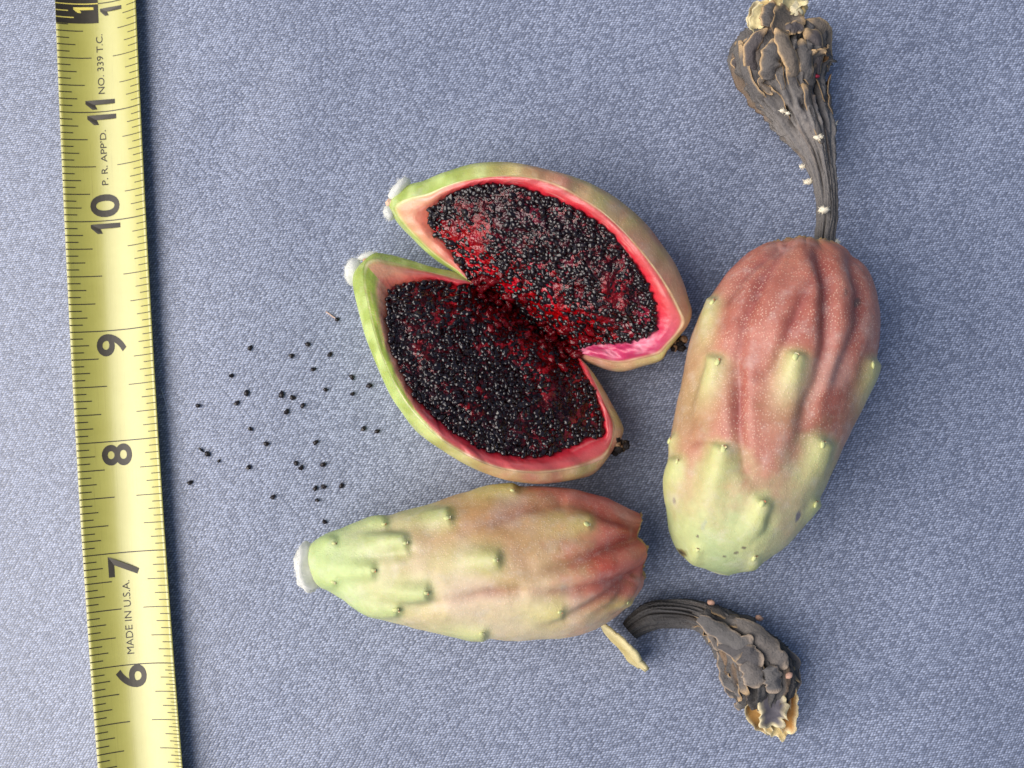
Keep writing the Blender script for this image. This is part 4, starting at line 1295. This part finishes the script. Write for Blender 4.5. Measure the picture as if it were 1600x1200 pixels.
def seed_mesh(seed, mat):
    bm = bmesh.new()
    bmesh.ops.create_icosphere(bm, subdivisions=1, radius=1.0)
    g = np.random.default_rng(seed)
    for v in bm.verts:
        k = 1 + g.uniform(-0.2, 0.2)
        taper = 1 - 0.38 * v.co.x
        v.co = Vector((v.co.x * 1.05, v.co.y * 0.78 * taper, v.co.z * 0.6 * taper)) * k * MM
    for f in bm.faces:
        f.smooth = seed % 2 == 0
    me = bpy.data.meshes.new('seed')
    bm.to_mesh(me); bm.free()
    me.materials.append(mat)
    return me
SEEDS_WET = [seed_mesh(k, M_WETSEED) for k in range(4)]
SEEDS_DRY = [seed_mesh(k + 20, M_DRYSEED) for k in range(5)]

def half_fruit(loop, side, centre_b):
    NL = 360
    ctl = np.array([[*a, *b, *c_] for a, b, c_ in loop], float)
    d = catmull(ctl, NL, True)
    rim, sil, pul = d[:, 0:2], d[:, 2:4], d[:, 4:6]
    jit = vnoise(np.stack([pul[:, 0] * 0.05, pul[:, 1] * 0.05, np.zeros(NL)], -1), 73) + 0.6 * vnoise(np.stack([pul[:, 0] * 0.12, pul[:, 1] * 0.12, np.zeros(NL)], -1), 74)
    pul = pul + unit(pul - pul.mean(0)) * (3.2 * jit)[:, None]
    zr = plane_z(rim[:, 0], rim[:, 1], side)
    gap = np.linalg.norm(sil - rim, axis=1) * 0.062
    # a little unevenness of the cut edge
    wob = 0.45 * vnoise(np.stack([rim[:, 0] * 0.02, rim[:, 1] * 0.02, np.zeros(NL)], -1), 71)
    sink = lambda xy: 4.0 * np.exp(-(np.abs(vd(xy[:, 0], xy[:, 1])) / 3.0) ** 2) * sstep(0.02, 0.14, va(xy[:, 0], xy[:, 1])) * sstep(0.98, 0.86, va(xy[:, 0], xy[:, 1]))
    zr = zr + wob - sink(rim)
    zs_ = np.maximum(zr - 0.8 - 1.5 * gap, 1.6)
    W = lambda q, z: P(*zc(q[:, 0], q[:, 1]), z)
    rimW, silW = W(rim, zr), W(sil, zs_)
    fr_ = np.linspace(0, 1, NL, endpoint=False)
    # ----- skin: rim -> shoulder -> underside
    ang = 1.0
    rows = [rimW]
    for k in (0.35, 0.7):
        s_ = np.sin(k * math.pi / 2); z_ = 1 - np.cos(k * math.pi / 2)
        q = rimW + (silW - rimW) * np.array([s_, s_, z_])
        rows.append(q)
    rows.append(silW)
    bc = W(np.array([centre_b]), np.array([0.3]))[0]
    flatr = 0.40
    for k in np.linspace(0.12, 1, 16):
        a = k * math.pi / 2
        xy = silW[:, :2] + (bc[None, :2] + (silW[:, :2] - bc[:2]) * flatr - silW[:, :2]) * (1 - np.cos(a)) ** 1.05
        z = 0.25 + (zs_ - 0.25) * (1 - np.sin(a))
        rows.append(np.column_stack([xy, z]))
    for k in (0.66, 0.33, 0.02):
        rows.append(np.column_stack([bc[:2] + (rows[19][:, :2] - bc[:2]) * k, np.full(NL, 0.2)]))
    S = np.stack(rows)
    lump = 0.35 * fbm(S * 0.12 + side * 9, 81, 2)
    cen3 = S.mean((0, 1))
    S[2:20] += unit(S[2:20] - cen3) * lump[2:20][..., None]
    S[..., 2] = np.maximum(S[..., 2], 0.12)
    xz = (S[..., 0] - S[..., 0].min()) / np.ptp(S[..., 0])
    n1 = fbm(S * 0.12 + 3, 83, 3); n2 = fbm(S * 0.3 + 3, 85, 2)
    stem = sstep(0.62, 0.18, xz + 0.12 * n1)
    green = mix(srgb(150, 166, 80), srgb(182, 196, 122), sstep(-0.4, 0.4, n2))
    ripe = mix(srgb(182, 122, 102), srgb(196, 154, 124), sstep(-0.4, 0.4, n2))
    olive = srgb(178, 164, 106)
    col = mix(mix(ripe, olive, sstep(-0.1, 0.5, n1)), green, stem)
    col = mix(col, srgb(200, 222, 168), sstep(0.0, 0.5, stem) * (np.arange(len(S))[:, None] >= 3) * (np.arange(len(S))[:, None] <= 9) * 0.6)
    me = mesh_data('fruit_half', S.reshape(-1, 3), grid_faces(len(S), NL), M_SKIN, col.reshape(-1, 3))
    at = me.attributes.new('speck', 'FLOAT', 'POINT')
    at.data.foreach_set('value', (0.5 * (1 - stem)).ravel().astype(np.float32))
    bm = bmesh.new(); bm.from_mesh(me); bmesh.ops.recalc_face_normals(bm, faces=bm.faces); bm.to_mesh(me); bm.free()
    half = obj('fruit_half', me, rootC)
    half['label'] = 'upper right half of the split fruit' if side > 0 else 'lower left half of the split fruit'
    # ----- flesh wall between skin and pulp
    nk = 14
    rows, cols = [], []
    for k in range(nk):
        q = k / (nk - 1)
        xy = rim + (pul - rim) * q
        z = plane_z(xy[:, 0], xy[:, 1], side) + wob * (1 - q) + 0.55 * math.sin(math.pi * min(q * 1.2, 1)) * np.minimum(1, np.linalg.norm(pul - rim, axis=1) / 60) + 0.03 - 0.9 * q ** 6 - sink(xy)
        p = W(xy, z)
        z2 = 0.30 * fbm(np.stack([rim[:, 0] * 0.012, rim[:, 1] * 0.012, np.full(NL, q * 3.0)], -1), 91, 2)
        p[:, 2] += z2 * math.sin(math.pi * q)
        rows.append(p)
        thick = np.linalg.norm(pul - rim, axis=1)
        qa = np.full(NL, q)
        x01 = (rim[:, 0] - rim[:, 0].min()) / np.ptp(rim[:, 0])
        st = sstep(0.30, 0.05, x01)
        nn = fbm(np.stack([rim[:, 0] * 0.02, rim[:, 1] * 0.02, np.full(NL, q * 5)], -1), 95, 3)
        outer = mix(srgb(172, 128, 92), srgb(152, 168, 72), sstep(0.5, 0.15, x01 + 0.1 * nn))
        mid = mix(srgb(198, 88, 88), srgb(208, 156, 122), st)
        inn = mix(srgb(200, 38, 54), srgb(206, 112, 90), st)
        lime = 0.42 * sstep(0.40, 0.12, x01) * sstep(0.30, 0.12, fr_) if side < 0 else 0.0 * x01
        cc = mix(outer, mid, sstep(0.0, 0.26, qa - lime + 0.07 * nn))
        if k == 1:
            cc = mix(cc, srgb(226, 214, 168), np.clip(0.45 + 0.6 * nn, 0, 0.8))
        cc = mix(cc, inn, sstep(0.36, 0.85, qa - 0.5 * lime + 0.16 * nn))
        fil = vnoise(np.stack([rim[:, 0] * 0.012, rim[:, 1] * 0.012, np.full(NL, q * 16.0)], -1), 97)
        cc = mix(cc, srgb(226, 170, 160), sstep(0.35, 0.8, fil) * 0.35)
        if side > 0:                                   # torn magenta flap
            fl = sstep(0.20, 0.05, np.abs(fr_ - 0.645)) * sstep(0.02, 0.2, qa)
            cc = mix(cc, mix(srgb(184, 50, 98), srgb(214, 128, 150), sstep(-0.2, 0.5, nn)), fl * 0.9)
            fg = sstep(0.06, 0.03, np.abs(fr_ - 0.90)) * 0
        cols.append(cc)
    Fm = np.stack(rows)
    if side > 0:
        fl = np.exp(-((fr_ - 0.64) / 0.06) ** 2)
        Fm[3:11, :, 2] += (fl * 0.9 * vnoise(np.stack([fr_ * 90, fr_ * 0, fr_ * 0], -1), 3))[None] * np.sin(np.linspace(0, math.pi, 8))[:, None]
    me = mesh_data('flesh_wall', Fm.reshape(-1, 3), grid_faces(nk, NL), M_FLESH, np.concatenate(cols))
    bm = bmesh.new(); bm.from_mesh(me); bmesh.ops.recalc_face_normals(bm, faces=bm.faces)
    if sum(f.normal.z for f in bm.faces) < 0: bmesh.ops.reverse_faces(bm, faces=bm.faces)
    bm.to_mesh(me); bm.free()
    obj('flesh_wall', me, half)
    # ----- pulp
    pc = pul.mean(0)
    nk = 80
    rows, cols = [], []
    for k in range(nk):
        q = k / (nk - 1)
        xy = pul + (pc - pul) * q
        e = np.full(NL, q)
        z = plane_z(xy[:, 0], xy[:, 1], side) - 0.5 * (1 - sstep(0, 0.06, q)) + pulp_relief(xy[:, 0], xy[:, 1], side, e)
        rows.append(W(xy, np.maximum(z, 2.0)))
        nn = fbm(np.stack([xy[:, 0] * 0.010, xy[:, 1] * 0.010, np.full(NL, side * 4.0)], -1), 99, 3)
        deep = np.exp(-(np.abs(vd(xy[:, 0], xy[:, 1])) / (8.0 + 3.0 * nn)) ** 2)
        cc = mix(srgb(52, 4, 16), srgb(132, 16, 44), sstep(-0.25, 0.7, nn)) if side > 0 else mix(srgb(34, 3, 8), srgb(120, 10, 20), sstep(-0.25, 0.6, nn))
        cc = mix(cc, srgb(184, 6, 20), deep * 0.9)
        cols.append(cc)
    Pm = np.stack(rows)
    me = mesh_data('pulp', Pm.reshape(-1, 3), grid_faces(nk, NL), M_PULP, np.concatenate(cols))
    bm = bmesh.new(); bm.from_mesh(me); bmesh.ops.recalc_face_normals(bm, faces=bm.faces)
    if sum(f.normal.z for f in bm.faces) < 0: bmesh.ops.reverse_faces(bm, faces=bm.faces)
    bm.to_mesh(me); bm.free()
    pulp = obj('pulp', me, half)
    # ----- film of juice lying over the pulp, broken where seeds stand out of it
    nk = 60
    rows = []
    for k in range(nk):
        q = 0.03 + 0.965 * k / (nk - 1)
        xy = pul + (pc - pul) * q
        pz = np.stack([xy[:, 0] * 0.062, xy[:, 1] * 0.062, np.full(NL, 3.0 + side)], -1)
        z = plane_z(xy[:, 0], xy[:, 1], side) + pulp_relief(xy[:, 0], xy[:, 1], side, np.full(NL, q)) + 0.02 + 0.42 * fbm(pz * 0.30, 111, 2) + 0.10 * vnoise(pz * 1.1, 113)
        rows.append(W(xy, np.maximum(z, 2.05)))
    me = mesh_data('juice_film', np.stack(rows).reshape(-1, 3), grid_faces(nk, NL), M_JUICE)
    bm = bmesh.new(); bm.from_mesh(me); bmesh.ops.recalc_face_normals(bm, faces=bm.faces)
    if sum(f.normal.z for f in bm.faces) < 0: bmesh.ops.reverse_faces(bm, faces=bm.faces)
    bm.to_mesh(me); bm.free()
    obj('juice_film', me, half)
    # ----- seeds bedded in the pulp
    poly = pul[::4]
    x0, y0 = pul.min(0); x1, y1 = pul.max(0)
    g = np.random.default_rng(5 if side > 0 else 6)
    n = 16000
    cx = g.uniform(x0, x1, n); cy = g.uniform(y0, y1, n)
    ok = in_poly(cx, cy, poly)
    cx, cy = cx[ok], cy[ok]
    dens = vnoise(np.stack([cx * 0.014, cy * 0.014, np.full(len(cx), side * 3.0)], -1), 101)
    dens2 = vnoise(np.stack([cx * 0.03, cy * 0.03, np.full(len(cx), side * 3.0)], -1), 103)
    keep, cell = [], {}
    dmin = 14.0
    dm = g.uniform(7.5, 13.5, len(cx))
    for i in range(len(cx)):
        deepk = math.exp(-(abs(vd(cx[i], cy[i])) / (5.0 + 3.0 * dens[i])) ** 2)
        if g.uniform() < np.clip(0.20 + 0.8 * dens[i], 0.02, 0.85) * (0.36 if side > 0 else 0.34) + 0.62 * deepk:
            continue
        kx, ky = int(cx[i] // dmin), int(cy[i] // dmin)
        if any((cx[j] - cx[i]) ** 2 + (cy[j] - cy[i]) ** 2 < dm[i] ** 2 for a in (-1, 0, 1) for b in (-1, 0, 1) for j in cell.get((kx + a, ky + b), ())):
            continue
        cell.setdefault((kx, ky), []).append(i)
        keep.append(i)
    cx, cy, dens2 = cx[keep], cy[keep], dens2[keep]
    # distance from the pulp edge
    de = np.min(np.hypot(cx[:, None] - pul[None, ::3, 0], cy[:, None] - pul[None, ::3, 1]), axis=1)
    rad_ = np.hypot(cx - pc[0], cy - pc[1])
    e = de / (de + rad_ + 1e-6)
    z = plane_z(cx, cy, side) + pulp_relief(cx, cy, side, np.maximum(e, 0.05)) + g.uniform(-0.50, 0.22, len(cx)) + 0.25 * dens2
    pos = P(*zc(cx, cy), np.maximum(z, 2.2))
    sc = g.uniform(0.45, 1.0, len(cx))
    order = np.argsort(-sc * (1 + 0.0 * z))
    slope = (0.60 if side > 0 else 0.50) * side
    nvec = unit(np.array([-VN[0] * slope, VN[1] * slope, 1.0]))
    M4 = []
    for i in range(len(cx)):
        nn = unit(nvec + g.normal(size=3) * 0.35)
        az = g.normal(0.9 if side < 0 else -0.5, 0.7)
        xx = np.array([math.cos(az), math.sin(az), 0]); xx = unit(xx - nn * (xx @ nn)); yy = np.cross(nn, xx)
        M4.append(np.array([xx, yy, nn]).T * sc[i] * np.array([g.uniform(0.9, 1.5), 1, 1]))
    for i in order[:150]:
        o = bpy.data.objects.new('seed', SEEDS_WET[i % 4])
        C.objects.link(o)
        o.parent = half
        o.matrix_parent_inverse = parent_inv(half)
        o.matrix_basis = Matrix.Translation(Vector(pos[i]) * MM) @ Matrix(M4[i].tolist()).to_4x4()
    mv = [np.array([v.co[:] for v in s_.vertices]) / MM for s_ in SEEDS_WET]
    mf = [[list(p.vertices) for p in s_.polygons] for s_ in SEEDS_WET]
    parts = []
    for i in order[150:]:
        parts.append((mv[i % 4] @ M4[i].T + pos[i], mf[i % 4], (0, 0, 0)))
    v, f, _ = merge(parts)
    sm = obj('seed_mass', mesh_data('seed_mass', v, f, M_WETSEED), half)
    sm['kind'] = 'stuff'
    print('SEEDS half', side, len(cx))
    return dict(half=half, pulp=pulp, W=W)

HU = half_fruit(U_loop, 1, (760, 400))
HL = half_fruit(L_loop, -1, (470, 760))

def glob(parent, x, y, z, r, seed, mat, name='pulp_bead', stretch=1.0):
    a = random.uniform(0, 6.28)
    ax = np.array([[math.cos(a), math.sin(a), 0], [-math.sin(a), math.cos(a), 0], [0, 0, 1]])
    v, f = blob(P(*zc(x, y), z), (r * stretch, r * 0.8, r * 0.7), ax, 10, 14, 0.6, 1.4, seed)
    return v, f, (0, 0, 0)
def gel_material():
    m, nt, b = new_mat('clear_red_jelly')
    v = objcoord(nt)
    nt.links.new(mixn(nt, noise(nt, v, 0.8, 2), (0.10, 0.002, 0.005), (0.42, 0.006, 0.015)), b.inputs['Base Color'])
    b.inputs['Roughness'].default_value = 0.08
    b.inputs['Transmission Weight'].default_value = 0.55
    b.inputs['IOR'].default_value = 1.36
    b.inputs['Subsurface Weight'].default_value = 0.0
    return m
M_GEL = gel_material()
beads = []
g = np.random.default_rng(77)
for k in range(95):
    a = g.uniform(0.02, 0.98); dd = g.normal(0, 60)
    x = 480 + a * 380 + VN[0] * dd; y = 470 + a * 255 + VN[1] * dd
    sd_ = 1 if dd > 0 else -1
    z = float(plane_z(np.array(x), np.array(y), sd_) + pulp_relief(np.array([x]), np.array([y]), sd_, np.array([0.6]))[0])
    beads.append(glob(None, x, y, max(z - 0.25, 2.5), g.uniform(0.45, 1.05), k, M_GEL, stretch=g.uniform(1.0, 1.7)))
v, f, _ = merge(beads)
gel = obj('red_jelly', mesh_data('red_jelly', v, f, M_GEL), HU['half'])
gel['kind'] = 'stuff'

# woolly stem ends and black flower scars of the halves
def wool_at(parent, x, y, z, r, axes_dir, n, seed):
    c = P(*zc(x, y), z)
    fr = frame(np.array([*axes_dir, 0.0]), (0, 0, 1))
    v0, f0 = blob(c, r, fr, 14, 20, 0.16, 1.0, seed)
    v1, f1 = hairs(c, fr, np.array(r) * 0.95, int(n * 0.7), 1.0, 0.6, 0.035, seed, np.array([*axes_dir, 0.15]))
    v, f, _ = merge([(v0, f0, (1, 1, 1)), (v1, f1, (1, 1, 1))])
    obj('wool_tuft', mesh_data('wool_tuft', v, f, M_WOOL), parent)
wool_at(HU['half'], 232, 145, 11.5, (2.6, 3.2, 1.3), (-0.75, 0.65), 260, 401)
wool_at(HU['half'], 196, 228, 11.0, (2.0, 1.7, 1.2), (-0.9, -0.3), 150, 402)
wool_at(HL['half'], 74, 432, 11.0, (3.2, 3.0, 2.0), (-0.95, 0.1), 320, 403)
wool_at(HL['half'], 118, 378, 12.0, (1.0, 2.2, 0.8), (-0.3, 0.9), 110, 404)
def scrap(parent, x, y, z, r, seed, col, name):
    v, f = blob(P(*zc(x, y), z), r, None, 8, 10, 0.5, 1.6, seed)
    obj(name, mesh_data(name, v, f, M_DRY, np.broadcast_to(np.asarray(col), (len(v), 3))), parent)
# peach ends of the stem
scrap(HU['half'], 196, 192, 12.2, (0.9, 0.8, 0.5), 411, srgb(222, 186, 160), 'stem_scar')
scrap(HL['half'], 118, 396, 14.0, (0.9, 0.7, 0.4), 412, srgb(204, 156, 130), 'stem_scar')
def scar(parent, cx, cy, z, seed):
    g = np.random.default_rng(seed)
    parts = []
    for k in range(22):
        a = g.uniform(0, 6.28); r = g.uniform(0, 27)
        x, y = cx + math.cos(a) * r * 1.2, cy + math.sin(a) * r
        v, f = blob(P(*zc(x, y), z + g.uniform(-2.0, 0.8)), g.uniform(0.5, 1.15, 3), None, 7, 9, 0.5, 1.6, seed + k)
        parts.append((v, f, srgb(26, 22, 22) if k % 5 else srgb(134, 104, 76)))
    for k in range(9):
        a = g.uniform(-0.8, 0.9); p0 = P(*zc(cx, cy), z - 0.5)
        dv = np.array([math.cos(a), math.sin(a), g.uniform(-0.3, 0.5)])
        v, f, c = ribbon(p0 + dv * np.linspace(0.4, g.uniform(1.2, 2.0), 5)[:, None], [0.5, 0.6, 0.55, 0.4, 0.2], (0, 0, 1), 0.4, 0.6, 0.15, srgb(34, 29, 28), srgb(96, 80, 64), nw=3, seed=seed + k)
        parts.append((v, f, c))
    v, f, c = merge(parts)
    obj('flower_scar', mesh_data('flower_scar', v, f, M_DRY, c), parent)
scar(HU['half'], 1192, 678, 14.5, 500)
scar(HL['half'], 990, 1035, 15.0, 530)

# ------------------------------------------------------------------ loose seeds on the cloth
SEED_LIST = [
 (391, 543, 'small black seed standing alone high on the left, nearest the tape\u2019s nine'),
 (455.6, 556, 'small black seed just lower left of the topmost seed of its cluster'),
 (481, 538, 'small slanted black seed, topmost of the cluster beside the cut fruit'),
 (515.6, 554, 'small upright black seed right of the topmost slanted seed'),
 (526.7, 499, 'small black seed touching a pinkish fibre, highest of all on the cloth'),
 (490, 577, 'small black seed under the gap between two upper seeds'),
 (361.6, 587, 'small round black seed above the pair at the left of the scatter'),
 (385, 614, 'upper black seed of the slanting pair at the left of the scatter'),
 (370, 630, 'lower black seed of the slanting pair at the left of the scatter'),
 (309.4, 634, 'small black seed alone at far left, level with the slanting pair'),
 (440, 616, 'largest black seed at the left of the tight group of four'),
 (457, 621.6, 'black seed at the top right of the tight group of four'),
 (472.7, 633.6, 'black seed at the far right of the tight group of four'),
 (448, 643.5, 'black seed at the bottom of the tight group of four'),
 (508.7, 609, 'small flat black seed lying alone right of the group of four'),
 (550, 590, 'pointed black seed left of the one nearest the cut fruit'),
 (551, 615.6, 'tiny black seed below the pointed seed beside the cut fruit'),
 (577, 602.6, 'broad black seed lying nearest the green edge of the cut fruit'),
 (391, 670.5, 'small black seed in the open centre, left of a flat one'),
 (416, 693.6, 'flat black seed in the open centre of the scatter'),
 (493.7, 691, 'small black seed alone below the group of four, to its right'),
 (568, 669.6, 'upright black seed, left one of two below the cut fruit\u2019s curve'),
 (589, 674, 'flat black seed, right one of two below the cut fruit\u2019s curve'),
 (314, 703, 'long thin black seed end to end with another, near the tape\u2019s eight'),
 (324, 709.5, 'stout black seed joined to the long thin one near the tape\u2019s eight'),
 (342.4, 720, 'tiny black seed just right of the end to end pair'),
 (388.6, 730, 'small black seed right of the tiny one, level with the eight'),
 (462.5, 724, 'upper left black seed of a touching pair in the lower scatter'),
 (470.6, 731, 'lower right black seed of a touching pair in the lower scatter'),
 (505, 726, 'small black seed right of the touching pair in the lower scatter'),
 (297.4, 754, 'black seed lying farthest left, closest to the yellow tape'),
 (426.5, 776.7, 'black seed alone at the bottom, left of the last group'),
 (492.5, 763, 'left black seed of two side by side above the whole fruit'),
 (505.7, 761, 'right black seed of two side by side above the whole fruit'),
 (533.6, 759, 'pointed black seed to the right of the side by side pair'),
 (496, 782, 'small black seed under the side by side pair'),
 (507, 815.7, 'lowest black seed, just above the pale end of the whole fruit')]
ANG = [1.0, 0.5, -0.9, 1.1, 0.9, 0.3, 0.8, 1.3, 1.0, 0.1, 1.5, -0.3, 0.9, 1.2, 0.0, -1.2, 0.6, -0.3, -0.6, 0.0, 0.6, 1.4, 0.1, -0.7, -0.6, 0.9, 1.2, -1.2, 1.1, 0.7, 0.6, 0.8, 1.0, -0.1, 1.4, -0.3, -0.5]
SZ = [1.0, .95, 1.0, 1.05, .8, .95, .9, 1.1, 1.05, .9, 1.25, 1.1, 1.0, 1.1, .85, 1.05, .8, 1.1, .9, 1.0, 1.0, 1.0, .95, .8, 1.05, .65, 1.0, .95, 1.05, 1.05, 1.0, .95, .95, 1.0, 1.0, .8, .9]
for k, (px, py, lab) in enumerate(SEED_LIST):
    o = bpy.data.objects.new('seed', SEEDS_DRY[k % 5])
    C.objects.link(o)
    p = P(px, py, 0.0)
    h = float(cloth_h(p[0], p[1]))
    p = P(px, py, h + 0.42)
    o.location = Vector(p) * MM
    o.rotation_euler = (rng.uniform(-0.5, 0.5), rng.uniform(-0.35, 0.35), ANG[k])
    s = 0.74 * SZ[k]
    o.scale = (s * (1.5 if k == 23 else 1.0), s * (0.6 if k == 23 else 1.0), s)
    tag(o, lab, 'seed', 'loose black seeds scattered on the cloth')

# ------------------------------------------------------------------ a few stray fibres
def fibre(name, pts, r, label, cat, mat):
    d = catmull(np.array(pts, float), 14)
    p0 = P(d[:, 0], d[:, 1], 0.0)
    cl = P(d[:, 0], d[:, 1], cloth_h(p0[:, 0], p0[:, 1]) + 0.12 + r)
    t = unit(np.gradient(cl, axis=0)); s = unit(np.cross(t, (0, 0, 1.0))); n = np.cross(s, t)
    th = np.linspace(0, 2 * math.pi, 6, endpoint=False)
    V = cl[:, None, :] + r * (s[:, None, :] * np.cos(th)[None, :, None] + n[:, None, :] * np.sin(th)[None, :, None])
    o = obj(name, mesh_data(name, V.reshape(-1, 3), grid_faces(14, 6), mat))
    tag(o, label, cat)
fibre('plant_fibre', [(509, 487), (514, 490), (519, 494), (524, 497)], 0.16, 'short pinkish plant fibre lying against the highest black seed', 'fibre', M_FIBRE)
M_LINT = plain('white_lint', (0.7, 0.72, 0.78), 0.8, 0.1)
fibre('lint_thread', [(214, 25), (224, 25), (232, 24), (240, 22)], 0.05, 'fine white lint thread by the right edge of the tape near its top', 'lint', M_LINT)
fibre('lint_hair', [(252, 608), (256, 620), (260, 634), (265, 648)], 0.05, 'fine pale hair on the cloth beside the tape below its nine', 'lint', M_LINT)
